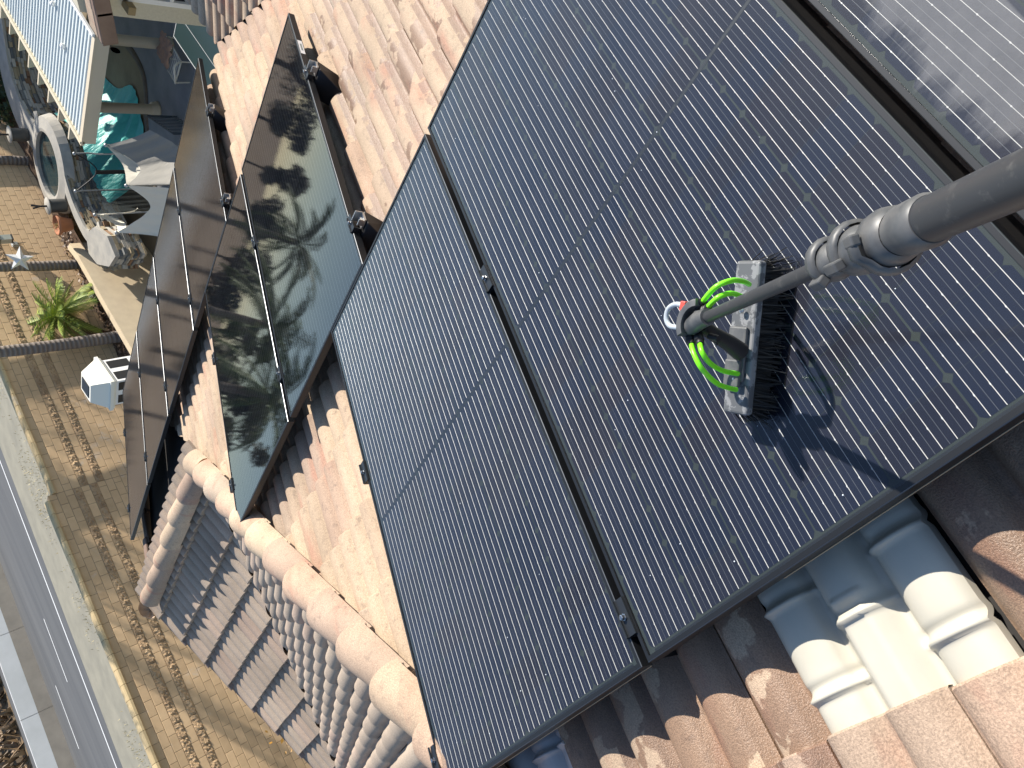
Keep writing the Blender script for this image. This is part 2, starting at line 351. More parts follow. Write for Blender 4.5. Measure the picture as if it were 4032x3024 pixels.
# ------------------------------------------------------------------ house with tiled roofs
house=thing('tiled_house','pinkish barrel-tiled house roof carrying the solar panels','house',TR(0,0,0))
PAN=-.165
def roll_z(t):   # t in 0..1 across one roll
    u=(t-.5)/.43
    return (max(0,1-abs(u)**2.3))**.62 if abs(u)<1 else 0
def tile_mesh(name,E,LEN,m,seed,RH=.039,RW=.14):
    rr=random.Random(seed); b=MB(); n=13; W=2*RW-.004
    xs=[-LEN,0]; ys=[]; zs=[]
    for r_ in range(2):
        for i in range(n+(r_==1)):
            ys.append(r_*RW+RW*i/n); zs.append(RH*roll_z(i/n))
    ys=[min(y,W) for y in ys]; k=len(ys)
    rise=.024 if E>.35 and E<.4 else .036
    zt=lambda x: rise*(x+E)/E
    top=[(x,y-W/2,z+zt(x)) for x in xs for y,z in zip(ys,zs)]
    b.add(top,[(i,i+k,i+k+1,i+1)[::1] for i in range(k-1)],0,True)
    # rounded nose and thickness
    n1=[(0,y-W/2,z+zt(0)) for y,z in zip(ys,zs)]; n2=[(.004,y-W/2,z+zt(0)-.005) for y,z in zip(ys,zs)]; n3=[(.002,y-W/2,z*.93+zt(0)-rise+.0005) for y,z in zip(ys,zs)]
    b.add(n1+n2,[(i,i+k,i+k+1,i+1) for i in range(k-1)],0,False); b.add(n2+n3,[(i,i+k,i+k+1,i+1) for i in range(k-1)],0,False)
    for e in (0,k-1):
        y=ys[e]-W/2; z=zs[e]
        b.add([(-LEN,y,z+zt(-LEN)),(0,y,z+zt(0)),(0,y,z+zt(0)-.022),(-LEN,y,z+zt(-LEN)-.022)],[(0,1,2,3)],0)
    return b.mesh(name,m)
ET=.3677
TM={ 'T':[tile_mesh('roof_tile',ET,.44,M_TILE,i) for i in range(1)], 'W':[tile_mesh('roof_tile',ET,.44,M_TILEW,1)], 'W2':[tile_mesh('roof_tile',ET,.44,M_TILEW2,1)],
     'G':[tile_mesh('roof_tile',.305,.37,M_TILEG,2)], 'F':[tile_mesh('roof_tile',.42,.50,M_TILEG,3)] }
PW,PL=1.045,1.879; GAP=.0234; A2=PL+.004; A3=A2+PL+.004; R2B=.66; R3B=2.132; G2=.036
PANELS=[('P1',0,-PW),('P2',0,GAP),('P0',0,-PW-.030-PW),('R2a',A2,R2B),('R2b',A2,R2B+PW+G2)]+[('R3%d'%k,A3,R3B+k*(PW+G2)) for k in range(4)]
def occluded(P):
    d=CAM-Vector(P); dn=d.dot(NT)
    if dn<=0: return False
    t_=-(Vector(P).dot(NT))/dn
    if not 0<t_<1: return False
    q=Vector(P)+d*t_; a=q.dot(ADIR); b=q.y
    return any(a0<a<a0+PL and b0<b<b0+PW for _,a0,b0 in PANELS)
def inframe(P,mg=60):
    q=proj(P); return q is not None and -mg<q[0]<4032+mg and -mg<q[1]<3024+mg
cands=[]   # (area, mesh, matrix, cut planes)
def lay(M,E,a0,k0,k1,b0,j0,j1,keep,meshes,cuts=None,LEN=.44,wet=None):
    for k in range(k0,k1):
        for j in range(j0,j1):
            a=a0+E*k; b=b0+.28*j+(.14 if k%2 else 0)
            jit=Matrix.Rotation(R.uniform(-.006,.006),4,'Z')
            X=M@TR(a+R.uniform(-.004,.004),b,R.uniform(-.002,.002))@jit
            pts=[X@Vector((x,y,.03)) for x in (-E,-E/2,0) for y in (-.13,0,.13)]
            ks=[keep(p) for p in pts]
            if max(ks)<=0: continue
            fl=[]
            if wet and k in (0,1):
                bc=(X@Vector((0,0,0))).y; lo,hi=bc-.14,bc+.14; gone=False
                for f0,f1 in ((-.632,-.235),(.545,1.03)):
                    if lo>=f0-.02 and hi<=f1+.02: gone=True
                    elif lo<f0<hi: fl.append(((0,f0+.006,0),(0,-1,0)))
                    elif lo<f1<hi: fl.append(((0,f1-.006,0),(0,1,0)))
                if k==1 and gone: continue
            cl=[c for c in (cuts or []) if min((p-Vector(c[0])).dot(Vector(c[1])) for p in pts)<0.02]+(fl if k==1 else [])
            me=meshes[0]
            if wet: me=wet(a,b) or me
            vis=[p for p in pts if inframe(p) and not occluded(p)]
            ar=0
            if vis:
                q=[proj(X@Vector((x,y,.03))) for x,y in ((-E,-.14),(0,-.14),(0,.14),(-E,.14))]
                if all(q): ar=abs(sum(q[i][0]*q[(i+1)%4][1]-q[(i+1)%4][0]*q[i][1] for i in range(4)))/2*len(vis)/9
            cands.append((ar,me,X,cl))
HC=1.0; XR=2.78; YG=6.4; VC=3.35
# main plane T, falling towards +X
MTT=frame(tp(0,0,PAN),ADIR,YD,NT)
def keepT(p):
    if p.x<XR and p.y>p.x+HC-.02: return 0
    if p.x>=XR and p.y>YG: return 0
    if p.x-p.y>VC+.05 : return 0
    return 1
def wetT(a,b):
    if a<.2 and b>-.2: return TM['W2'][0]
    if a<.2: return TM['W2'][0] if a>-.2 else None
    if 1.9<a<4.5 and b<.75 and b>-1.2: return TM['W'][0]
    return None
s2=1/math.sqrt(2)
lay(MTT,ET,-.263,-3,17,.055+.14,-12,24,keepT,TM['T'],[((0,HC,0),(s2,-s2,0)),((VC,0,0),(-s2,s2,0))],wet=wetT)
# plane F, falling towards +Y beyond the hip
MF=frame((0,HC,PAN/CT),Vector((0,CT,-ST)),Vector((-1,0,0)),Vector((0,ST,CT)))
def keepF(p):
    if p.y<p.x+HC+.0: return 0
    if p.y>6.56-p.x-.0 : return 0
    if p.x<-3 or p.y>7.4: return 0
    return 1
lay(MF,.42,.30,-6,16,.03,-11,14,keepF,TM['F'],[((0,HC,0),(-s2,s2,0)),((6.56,0,0),(-s2,-s2,0))],LEN=.5)
# plane G, falling back towards -X from the gable ridge
MG=frame((XR,0,-TT*XR+PAN/CT),Vector((-CT,0,-ST)),Vector((0,-1,0)),Vector((-ST,0,CT)))
def keepG(p):
    if p.y<6.56-p.x: return 0
    if p.y>6.40 or p.x>XR: return 0
    return 1
lay(MG,.305,.424,-1,12,-6.2+.14,-1,14,keepG,TM['G'],[((6.56,0,0),(s2,s2,0)),((0,6.31,0),(0,-1,0))],LEN=.37)
# plane V of the wing, falling towards +Y, meets T in the valley
MV=frame((0,-VC,PAN/CT),Vector((0,CT,-ST)),Vector((-1,0,0)),Vector((0,ST,CT)))
def keepV(p):
    if p.x-p.y<VC: return 0
    if p.y>1.95 or p.x>8.9 or p.y<-.8: return 0
    return 1
lay(MV,ET,.1,0,18,-5.0,-16,8,keepV,TM['T'],[((VC,0,0),(s2,-s2,0))])
cands.sort(key=lambda c:-c[0])
def cut_mesh(me,X,cl):
    bm=bmesh.new(); bm.from_mesh(me); bm.transform(X)
    for c in cl: bmesh.ops.bisect_plane(bm,geom=bm.verts[:]+bm.edges[:]+bm.faces[:],plane_co=c[0],plane_no=c[1],clear_inner=True)
    bm.transform(X.inverted()); m2=bpy.data.meshes.new('roof_tile'); bm.to_mesh(m2); bm.free()
    for x in me.materials: m2.materials.append(x)
    return m2
fld=bmesh.new(); cnt=0; fmats=[M_TILE,M_TILEG]
for ar,me,X,cl in cands:
    if cl:
        m2=cut_mesh(me,X,cl)
        if not m2.polygons: continue
        me=m2
    if ar>60 and cnt<296:
        link('roof_tile',me,house,X); cnt+=1
    else:
        t0=bmesh.new(); t0.from_mesh(me); t0.transform(X)
        gi=1 if me.materials[0]==M_TILEG else 0
        for f in t0.faces: f.material_index=gi
        tmp=bpy.data.meshes.new('tmp'); t0.to_mesh(tmp); t0.free(); fld.from_mesh(tmp); bpy.data.meshes.remove(tmp)
fm=bpy.data.meshes.new('roof_tile_field'); fld.to_mesh(fm); fld.free()
for x in fmats: fm.materials.append(x)
link('roof_tile_field',fm,house,None,kind='stuff')
print('tiles individual',cnt,'of',len(cands))
# roof decks under the tiles (underlay)
def zT(x): return -TT*x+PAN/CT
u=-.03
mb=MB()
def q3(pts): mb.add(pts,[tuple(range(len(pts)))])
zF=lambda y:-TT*(y-HC)+PAN/CT
zG=lambda x:-TT*XR-TT*(XR-x)+PAN/CT
zV=lambda y:-TT*(y+VC)+PAN/CT
q3([(-3,-2.0,zT(-3)+u),(VC-2.0,-2.0,zT(VC-2)+u),(5.30,1.95,zT(5.3)+u),(5.30,YG,zT(5.3)+u),(XR,YG,zT(XR)+u),(XR,XR+HC,zT(XR)+u)])
q3([(-3,-2.0,zF(-2.0)+u),(XR,XR+HC,zF(XR+HC)+u),(-.9,7.45,zF(7.45)+u),(-3,7.45,zF(7.45)+u)])
q3([(XR,XR+HC,zG(XR)+u),(XR,6.3,zG(XR)+u),(.26,6.3,zG(.26)+u)])
q3([(VC-2.0,-2.0,zV(-2)+u),(9.0,-2.0,zV(-2)+u),(9.0,1.9,zV(1.9)+u),(5.25,1.9,zV(1.9)+u)])
mb.obj('roof_underlay',M_UNDER,house)
# valley flashing between main plane and wing plane
mb=MB(); c0=Vector((VC-1.5,-1.5,zT(VC-1.5)+.0)); c1=Vector((5.36,2.01,zT(5.36)-.0))
dv=Vector((.12,-.12,.028)); mb.add([c0-Vector((.14,-.14,-.035)),c0,c0+Vector((.14,-.14,.035)),c1-Vector((.14,-.14,-.035)),c1,c1+Vector((.14,-.14,.035))],[(0,1,4,3),(1,2,5,4)])
mb.obj('valley_flashing',mat('dark_blue_valley_metal',(.04,.06,.09),.35,metal=.6),house)
# walls, fascia below the eaves
mb=MB()
mb.box((1.2,2.2,-5.6),(7.4,7.2,6.4)); mb.obj('house_wall',M_STUCCO,house)
mb=MB(); mb.box((5.22,4.1,-2.17),(.03,4.6,.2)); mb.obj('fascia_board',M_BEIGE,house)
# hip and ridge caps
def cap_mesh(E=.36,LEN=.43,r0=.088,r1=.112,m=M_TILE):
    b=MB(); n=14; rows=[]
    for x,r,dz in ((-LEN,r0,-.012),(-LEN*.5,(r0+r1)/2,0.004),(-.02,r1,.018),(0,r1*.985,.012)):
        rows.append([(x+ (.035*(abs(math.cos(math.pi*i/n))**2) if x>-.03 else 0)*-1, math.cos(math.pi*i/n)*r, math.sin(math.pi*i/n)*r*1.0+dz-.02) for i in range(n+1)])
    b.sheet([r[::-1] for r in rows]); 
    e=rows[-1]; inn=[(p[0]-.002,p[1]*.84,p[2]*.84-.004) for p in e]; b.add(e+inn,[(i,i+1,n+2+i,n+1+i)[::1] for i in range(n)],0)
    return b.mesh('ridge_tile',m)
CM=cap_mesh(); CMG=cap_mesh(.36,.43,.092,.108)
def caps(p0,p1,E,meshes,shift=0,name='hip_tile'):
    p0,p1=Vector(p0),Vector(p1); d=(p1-p0); ln=d.length; d.normalize(); side=Vector((0,0,1)).cross(d).normalized(); up=d.cross(side)
    k=0; x=shift
    while x<ln+.01:
        X=frame(p0+d*x,d,side,up)@Matrix.Rotation(R.uniform(-.02,.02),4,'X')@TR(0,R.uniform(-.004,.004),R.uniform(0,.004))
        link(name,meshes,house,X); x+=E
hip0=Vector((-1.0,0.0,zT(-1.0)+.075)); hip1=Vector((2.84,3.84,zT(2.84)+.085))
caps(hip0,hip1,.352,CM,.30)
# ridge of the gable
caps((XR,XR+HC+.1,zT(XR)+.075),(XR,6.26,zT(XR)+.07),.365,CMG,.35,'ridge_tile')
def blob(name,c,r,m,parent,sx=(1,1,1),seed=1,sub=3):
    bm=bmesh.new(); bmesh.ops.create_icosphere(bm,subdivisions=sub,radius=1); rr=random.Random(seed); ph=[(rr.uniform(2,5),rr.uniform(2,5),rr.uniform(2,5),rr.uniform(0,6)) for _ in range(4)]
    for v in bm.verts:
        k=1+.13*sum(math.sin(v.co.x*a+v.co.y*b+v.co.z*c_+d) for a,b,c_,d in ph)/1.6
        v.co=Vector((v.co.x*r*sx[0]*k,v.co.y*r*sx[1]*k,v.co.z*r*sx[2]*k))+Vector(c)
    me=bpy.data.meshes.new(name); bm.to_mesh(me); bm.free(); me.materials.append(m)
    for p in me.polygons: p.use_smooth=True
    return link(name,me,parent)
mb=MB(); hd=(hip1-hip0).normalized(); sd_=Vector((0,0,1)).cross(hd).normalized(); up=hd.cross(sd_)
XE=frame(hip0+hd*(.30+.352*int(((hip1-hip0).length-.3)/.352)),hd,sd_,up)
rows=[]
for q in range(5):
    rows.append([XE@Vector((.005+.012*math.sin(q*.8)+.03*math.sin(2+i*1.7)*.25+q*.009,math.cos(math.pi*i/12)*(.108-.02*q),math.sin(math.pi*i/12)*(.108-.02*q)-.01)) for i in range(13)])
mb.sheet(rows); mb.obj('mortar_bed',M_MORTAR,house)
mb=MB(); rows=[]
for q in range(6):
    x=.0+.07*math.sin(q/5*1.57); r_=.106*math.cos(q/5*1.45)
    rows.append([Vector((XR,6.28,zT(XR)+.06))+Vector((math.cos(math.pi*i/12)*r_,x*1.0+.01*math.sin(i*1.9),math.sin(math.pi*i/12)*r_-.01-.02*q/5)) for i in range(13)])
mb.sheet(rows); mb.obj('mortar_bed',simple_noise('pale_mortar',(.52,.40,.29),(.44,.32,.23),25),house)
# rake tiles down both gable edges
def rake(E=.335,LEN=.40):
    b=MB(); w=.10; t=.018; h=.13
    for y0,y1,z0,z1 in ((-w,0,0,0),):
        pass
    P=[(-w,-.012),(-w,.0),(-w*.4,.012),(0,.008),(.016,-.006),(.018,-h),(0.0,-h)]
    r1=[(-LEN,y,z-.012) for y,z in P]; r2=[(0,y,z+.014) for y,z in P]
    b.add(r1+r2,[(i,i+1,len(P)+i+1,len(P)+i) for i in range(len(P)-1)]); b.add(r2,[tuple(range(len(P)))]); 
    return b.mesh('rake_tile',M_RAKEB)
RM=rake()
for k in range(8):
    X=MG@TR(.47+.305*k,-6.35,.03)@Matrix.Scale(-1,4,(0,1,0)) ; X=X@Matrix.Rotation(R.uniform(-.02,.02),4,'Z')
    link('rake_tile',RM,house,X)
for k in range(8):
    X=MTT@TR(3.40+.34*k,6.42,.035)@Matrix.Rotation(R.uniform(-.02,.02),4,'Z')
    link('rake_tile',RM,house,X)
mb=MB(); mb.box((1.4,6.33,-1.68),(3.0,.02,.12),None); 
# moulded white flashing in place of a tile, and its twin greyed for the shade by the far panel
def flashing(b0,b1,a0,a1,m,label,seed,bumpj):
    rows=[]; nb=46; na=130
    for i in range(na+1):
        a=a0+(a1-a0)*i/na; row=[]
        for j in range(nb+1):
            b=b0+(b1-b0)*j/nb; t_=((b-.055)/.14)%1; jj=math.floor((b-.055)/.14)
            z=.033*roll_z(t_)
            if jj==bumpj: z=min(.044,.075*max(0,1-abs(t_-.5)/.47)) if a<-.06 else .040*roll_z(t_)*1.0
            for rc in ((-.195,-.02) if jj!=bumpj else (-.10,.06)):
                z+=.013*math.exp(-((a-rc)/.006)**2)
                z-=.006*math.exp(-((a-rc-.018)/.008)**2)
            if t_<.1 or t_>.92: z-=.004
            row.append((a,b,z+.024*(a+.263+ET)/ET*.5-.002))
        rows.append(row)
    b=MB(); b.sheet(rows); e=[rows[i][0] for i in range(na+1)]; b.add(e+[(p[0],p[1],p[2]-.02) for p in e],[(i,i+1,na+2+i,na+1+i) for i in range(na)])
    return b.obj('tile_flashing',m,house,MTT,label=label)
flashing(-.632,-.235,-.33,.30,M_FLASH,'white painted metal flashing moulded like tiles at the lower panel edge',1,-4)
flashing(.545,1.03,-.33,.30,M_GREYFLASH,'metal flashing coloured bluish grey for the shade below the far panel corner',2,5)
# ------------------------------------------------------------------ solar panels
def panel_meshes():
    W,Lp=PW,PL; lip=.011; H=.032
    b=MB()
    def ring(o,z): return [(o,o,z),(Lp-o,o,z),(Lp-o,W-o,z),(o,W-o,z)]
    r=[ring(0,-H),ring(0,-.0016),ring(.0016,0),ring(lip,0),ring(lip,-.0035),ring(.028,-H+.0015),ring(.028,-H)]
    vs=[p for q in (r[0],r[1],r[2],r[3],r[4]) for p in q]
    fs=[];mi=[]
    for lv in range(4):
        for i in range(4): fs.append((lv*4+i,lv*4+(i+1)%4,lv*4+4+(i+1)%4,lv*4+4+i)); mi.append(1 if lv==1 else 0)
    b.add(vs,fs); b.m[-16:]=mi
    b.add(r[0]+r[6],[(i,4+i,4+(i+1)%4,(i+1)%4) for i in range(4)])
    fr=b.mesh('frame',[M_FRAME,M_FRAMEEDGE])
    b=MB(); b.add(ring(lip,-.006),[(0,1,2,3)]); b.add(ring(lip,-.0075),[(3,2,1,0)]); back=b.mesh('backsheet',M_BACK)
    b=MB(); b.add(ring(lip-.001,-.0022),[(0,1,2,3)]); gl=b.mesh('glass',M_GLASS)
    cw,ch=.1645,.0820; c=.0082; b=MB()
    x,y=ch/2,cw/2; b.add([(-x+c,-y,0),(x-c,-y,0),(x,-y+c,0),(x,y-c,0),(x-c,y,0),(-x+c,y,0),(-x,y-c,0),(-x,-y+c,0)],[tuple(range(8))]); cell=b.mesh('solar_cell',M_CELL)
    cx=[]; 
    for h in range(2):
        for i in range(11): cx.append(.0215+.083*(i+.5) if h==0 else Lp-.0215-.083*(i+.5))
    cy=[W/2+(j-2.5)*.1682 for j in range(6)]
    b=MB(); f=MB()
    for y0 in cy:
        for i in range(6):
            yy=y0-.083+.166*(i+.5)/6
            for xa,xb in ((.022,.0215+.913-.002),(Lp-.0215-.913+.002,Lp-.022)):
                hw=.00062; z=-.0055
                n=24; rows_=[]
                for k in range(n+1):
                    xx=xa+(xb-xa)*k/n; wob=.00012*math.sin(k*2.3+i+y0*30); rows_.append([(xx,yy-hw+wob,z),(xx,yy-hw*.5+wob,z+.0009),(xx,yy+hw*.5+wob,z+.0009),(xx,yy+hw+wob,z)])
                b.sheet(rows_)
                for k in range(12):   # solder pads where the wire crosses each half cell
                    xx=xa+(xb-xa)*(k+.5)/12; ww=.0013
                    b.add([(xx-.004,yy,z+.0011),(xx,yy-ww,z+.001),(xx+.004,yy,z+.0011),(xx,yy+ww,z+.001)],[(0,1,2,3)])
            if i<5:
                y2=yy+.166/12; f.add([(.022,y2-.0003,-.0054),(.9335,y2-.0003,-.0054),(.9335,y2+.0003,-.0054),(.022,y2+.0003,-.0054),(Lp-.9335,y2-.0003,-.0054),(Lp-.022,y2-.0003,-.0054),(Lp-.022,y2+.0003,-.0054),(Lp-.9335,y2+.0003,-.0054)],[(0,1,2,3),(4,5,6,7)])
    far=MB()
    for y0 in cy:
        for i in range(6):
            yy=y0-.083+.166*(i+.5)/6
            for xa,xb in ((.022,.9325),(Lp-.9325,Lp-.022)): far.add([(xa,yy-.0008,-.0055),(xb,yy-.0008,-.0055),(xb,yy+.0008,-.0055),(xa,yy+.0008,-.0055)],[(0,1,2,3)])
    farbus=far.mesh('busbar_wires',mat('dull_busbar',(.50,.50,.48),.5))
    bus=b.mesh('busbar_wires',M_BUS); fine=f.mesh('fine_wires',M_FINE)
    g=MB()
    for x_ in cx:
        for y_ in cy:
            g.add([(x_-x+c,y_-y,-.0057),(x_+x-c,y_-y,-.0057),(x_+x,y_-y+c,-.0057),(x_+x,y_+y-c,-.0057),(x_+x-c,y_+y,-.0057),(x_-x+c,y_+y,-.0057),(x_-x,y_+y-c,-.0057),(x_-x,y_-y+c,-.0057)],[tuple(range(8))])
    grid=g.mesh('cell_grid',M_CELL)
    b=MB(); b.add([(Lp/2-.0045,.02,-.0054),(Lp/2+.0045,.02,-.0054),(Lp/2+.0045,W-.02,-.0054),(Lp/2-.0045,W-.02,-.0054)],[(0,1,2,3)])
    for xx in (.015,Lp-.015): b.add([(xx-.0025,.03,-.0054),(xx+.0025,.03,-.0054),(xx+.0025,W-.03,-.0054),(xx-.0025,W-.03,-.0054)],[(0,1,2,3)])
    rib=b.mesh('cross_ribbon',mat('dark_ribbon',(.012,.016,.022),.5))
    return fr,back,gl,cell,bus,farbus,fine,grid,rib,cx,cy
FR,BK,GL,CELL,BUS,FARBUS,FINE,GRID,RIB,CX,CY=panel_meshes()
def glass_copy(m):
    g=GL.copy(); g.materials.clear(); g.materials.append(m); return g
GLD,GLF,GLR=glass_copy(M_GLASSD),glass_copy(M_GLASSF),glass_copy(M_GLASSR)
LAB={'P1':'black solar panel the cleaning brush is resting on','P2':'solar panel beside the one under the brush, with dark smudges at its lower corner','P0':'dust-covered solar panel streaked by water runs, beside the pole',
 'R2a':'middle-row solar panel with a white sticker on its frame, mirroring palms','R2b':'middle-row solar panel whose pointed corner overhangs the hip tiles',
 'R30':'far-row solar panel nearest the pool table, brownish reflections, nearest of its row','R31':'far-row solar panel, second from the pool end of its row','R32':'far-row solar panel, third from the pool end of its row','R33':'far-row solar panel at the gable end, its corner against the block wall'}
for key,a0,b0 in PANELS:
    near=key[0]=='P'
    t=thing('solar_panel',LAB[key],'solar panel',MT@TR(a0,b0,0),'solar panels of the roof array')
    link('frame',FR,t); link('backsheet',BK,t); link('cross_ribbon',RIB,t)
    link('glass',{'P0':GLD,'R':GLR}.get(key) or (GL if near else (GLR if key[:2]=='R3' else GLF)),t)
    link('busbar_wires',BUS if near else FARBUS,t,None,kind='stuff')
    if near:
        link('fine_wires',FINE,t,None,kind='stuff')
        for x_ in CX:
            for y_ in CY: link('solar_cell',CELL,t,TR(x_,y_,-.0057))
    else: link('cell_grid',GRID,t,None,kind='stuff')
    if key in ('P1','P2'):
        mb=MB(); mb.box((PL/2,.003,-.086),(PL-.02,.004,.106)); mb.obj('gap_shade_strip',M_BLACK,t)  # black strip added below the frame to keep the panel gap dark
        mb=MB(); mb.tube([(-.0005,.004,-.0318),(-.0005,PW-.01 if key=='P2' else PW*.62,-.0318)],.0013,5); mb.obj('edge_glint',mat('tan_edge_glint',(.42,.34,.22),.5,metal=.3),t)  # tan rod drawn in as the highlight along the lower frame edge
    if key=='R2a':
        mb=MB(); mb.add([(1.50,-.0012,-.004),(1.62,-.0012,-.004),(1.62,-.0012,-.028),(1.50,-.0012,-.028)],[(0,1,2,3)]); mb.add([(1.53,-.0016,-.012),(1.59,-.0016,-.012),(1.59,-.0016,-.021),(1.53,-.0016,-.021)],[(0,1,2,3)],1)
        mb.obj('sticker',[M_WHITE,mat('sticker_ink',(.25,.28,.25),.7)],t)
# clamps
def clamp_meshes():
    b=MB(); b.box((0,0,.0025),(.085,.036,.005)); b.box((-.041,0,-.01),(.003,.034,.025)); b.box((0,.012,.007),(.085,.006,.006)); pl=b.mesh('plate',M_CLAMP)
    b=MB(); Mx=TR(0,-.004,.005); b.lathe([(0,0),(.0085,0),(.0085,.003),(.0065,.0035),(.0065,.011),(.004,.012),(0,.0118)],Mx,6,0,False); bo=b.mesh('bolt',M_BOLT)
    return pl,bo
CP,CB=clamp_meshes()
CL=[(1.164,GAP/2,'clamp bridging the two nearest panels beside the midpoint of their gap'),(.108,GAP/2,'clamp bridging the two nearest panels close to their lower corner'),
 (1.167,GAP+PW+.008,'end clamp halfway up the far edge of the smudged panel'),(.111,GAP+PW+.008,'end clamp at the lower far corner of the smudged panel, by the hip tiles'),
 (3.20,R2B-.008,'end clamp on the upper wedge foot of the middle row'),(2.11,R2B-.008,'end clamp on the lower wedge foot of the middle row'),
 (3.14,R2B+PW+G2/2,'clamp in the middle-row seam, farther from the camera'),(2.17,R2B+PW+G2/2,'clamp in the middle-row seam, nearer the camera'),
 (3.15,R2B+2*PW+G2+.008,'end clamp on the outer edge of the middle row, above the bare tiles'),(2.17,R2B+2*PW+G2+.008,'end clamp on the outer edge of the middle row, next to the hip tiles'),
 (4.94,R3B-.008,'end clamp on the wedge foot of the far row beside the roof edge'),(3.95,R3B-.008,'end clamp on the wedge foot of the far row hidden by the middle row')]
nm=['first','second','third']
for k in range(3):
    bb=R3B+(k+1)*(PW+G2)-G2/2
    CL+= [(5.075,bb,'clamp in the %s far-row seam from the pool, farther down the roof'%nm[k]),(4.07,bb,'clamp in the %s far-row seam from the pool, nearer the camera'%nm[k])]
CL+= [(5.09,R3B+4*(PW+G2)-.03,'end clamp on the outer edge of the far row against the block wall'),(4.14,R3B+4*(PW+G2)-.03,'end clamp on the outer edge of the far row by the gable tip')]
for a,b,l in CL:
    t=thing('panel_clamp',l,'clamp',MT@TR(a,b,.0005),'panel clamps'); link('plate',CP,t); link('bolt',CB,t)
# wedge feet that show at the near ends of the rows
for a,b,l in ((3.17,R2B-.045,'black wedge-shaped mount foot under the middle row, farther down the roof'),(2.08,R2B-.045,'black wedge-shaped mount foot under the middle row, nearer the camera'),(4.91,R3B-.045,'black wedge-shaped mount foot under the far row near the roof edge'),(3.92,R3B-.045,'black wedge-shaped mount foot under the far row behind the middle row')):
    t=thing('panel_mount',l,'mount',MT@TR(a,b,0),'roof mounts for the panels')
    mb=MB(); 
    mb.add([(-.03,-.03,-.035),(.045,-.03,-.035),(.045,.12,-.035),(-.03,.12,-.035),(-.10,.02,-.15),(.02,.0,-.15),(.02,.12,-.15),(-.10,.12,-.15)],[(0,1,2,3),(4,7,6,5),(0,4,5,1),(1,5,6,2),(2,6,7,3),(3,7,4,0)]); bevel(mb.obj('foot',M_BLACK,t),.004)
    mb=MB(); mb.box((.01,-.005,-.028),(.05,.05,.008)); mb.box((.034,-.005,-.012),(.004,.05,.035)); mb.box((-.014,-.012,-.015),(.004,.03,.028)); mb.obj('bracket',M_SILVER,t)
    mb=MB(); mb.lathe([(0,.0),(.009,0),(.009,.012),(0,.012)],TR(.01,-.01,-.024),6,0,False); mb.obj('bolt',M_BOLT,t)
# water drops left on the two nearest panels
mb=MB(); rd=random.Random(5)
for i in range(70):
    a=rd.uniform(.05,1.83); b=rd.choice((rd.uniform(-1.0,-.03),rd.uniform(-1.0,-.03),rd.uniform(.05,1.0))); r_=rd.choice((.0008,.0011,.0015,.0009))
    for q in range(1): mb.lathe([(r_,0),(r_*.8,r_*.45),(r_*.4,r_*.7),(0,r_*.75)],MT@TR(a,b,-.0018),7)
mb.obj('water_drops',mat('water_drop',(.75,.8,.85),.05,spec=1.0),kind='stuff',label='tiny water drops scattered over the two nearest panels',category='water drops')
# ------------------------------------------------------------------ water-fed brush and pole
brush=thing('water_fed_brush','grey scrubbing brush with neon green hoses on a black carbon telescopic pole','brush',MT@TR(.36,-.65,0))
def loc(p): return Vector(p)-Vector((.36,-.65,0))
e0,e1b=Vector((.458,-.733,.074)),Vector((.272,-.549,.062))
bx=(e1b-e0); bl=bx.length+.018; bx.normalize(); bw=Vector((-.62,-.78,0)); bw=(bw-bx*bw.dot(bx)).normalized(); bn=bx.cross(bw)
if bn.z<0: bn=-bn
MBK=frame(loc((e0+e1b)/2),bx,bw,bn)
mb=MB(); mb.box((0,0,-.009),(bl,.056,.020)); ob=bevel(mb.obj('brush_block',M_BLOCKP,brush,MBK),.006,3)
mb=MB(); mb.box((.03,-.002,.006),(.10,.040,.008)); mb.box((.065,-.002,.012),(.05,.034,.01)); bevel(mb.obj('mount_plate',M_CLAMPP,brush,MBK),.003)
for q in (-.02,.105):
    mb=MB(); mb.lathe([(0,0.004),(.0045,.003),(.006,0),(.006,-.002)],MBK@TR(q-.03,.004,.0135 if q>0 else .012),10); mb.obj('screw',M_SILVER,brush)
# bristles: tufts splaying a little outwards
mb=MB(); rb=random.Random(11)
top=-.019
for i in range(46):
    for j in range(9):
        for q in range(3):
            u_=(i+rb.uniform(-.4,.4))/45-.5; v_=(j+rb.uniform(-.4,.4))/8-.5
            p0=Vector((u_*(bl-.012),v_*.046,top)); 
            ex=.18*abs(u_)**6*30; 
            d=Vector((u_*.016+rb.gauss(0,.006)+math.copysign(.02,u_)*(abs(u_)>.46)*rb.random(),v_*.034+rb.gauss(0,.006),-(.050+rb.uniform(-.006,.003))))
            p1=p0+d; w_=.0011; sdv=Vector((rb.uniform(-1,1),rb.uniform(-1,1),0)).normalized()*w_
            mb.add([p0-sdv,p0+sdv,p1+sdv*.8,p1-sdv*.8],[(0,1,2,3)])
mb.obj('bristles',M_BRISTLE,brush,MBK,kind='stuff')
mb=MB(); mb.add([(-bl/2+.012,-.02,top),(bl/2-.012,-.02,top),(bl/2-.012,.02,top),(-bl/2+.012,.02,top),(-bl/2+.008,-.028,-.058),(bl/2-.008,-.028,-.058),(bl/2-.008,.028,-.058),(-bl/2+.008,.028,-.058)],[(0,4,5,1),(1,5,6,2),(2,6,7,3),(3,7,4,0),(4,7,6,5)]); mb.obj('bristle_core',M_BRISTLE,brush,MBK)
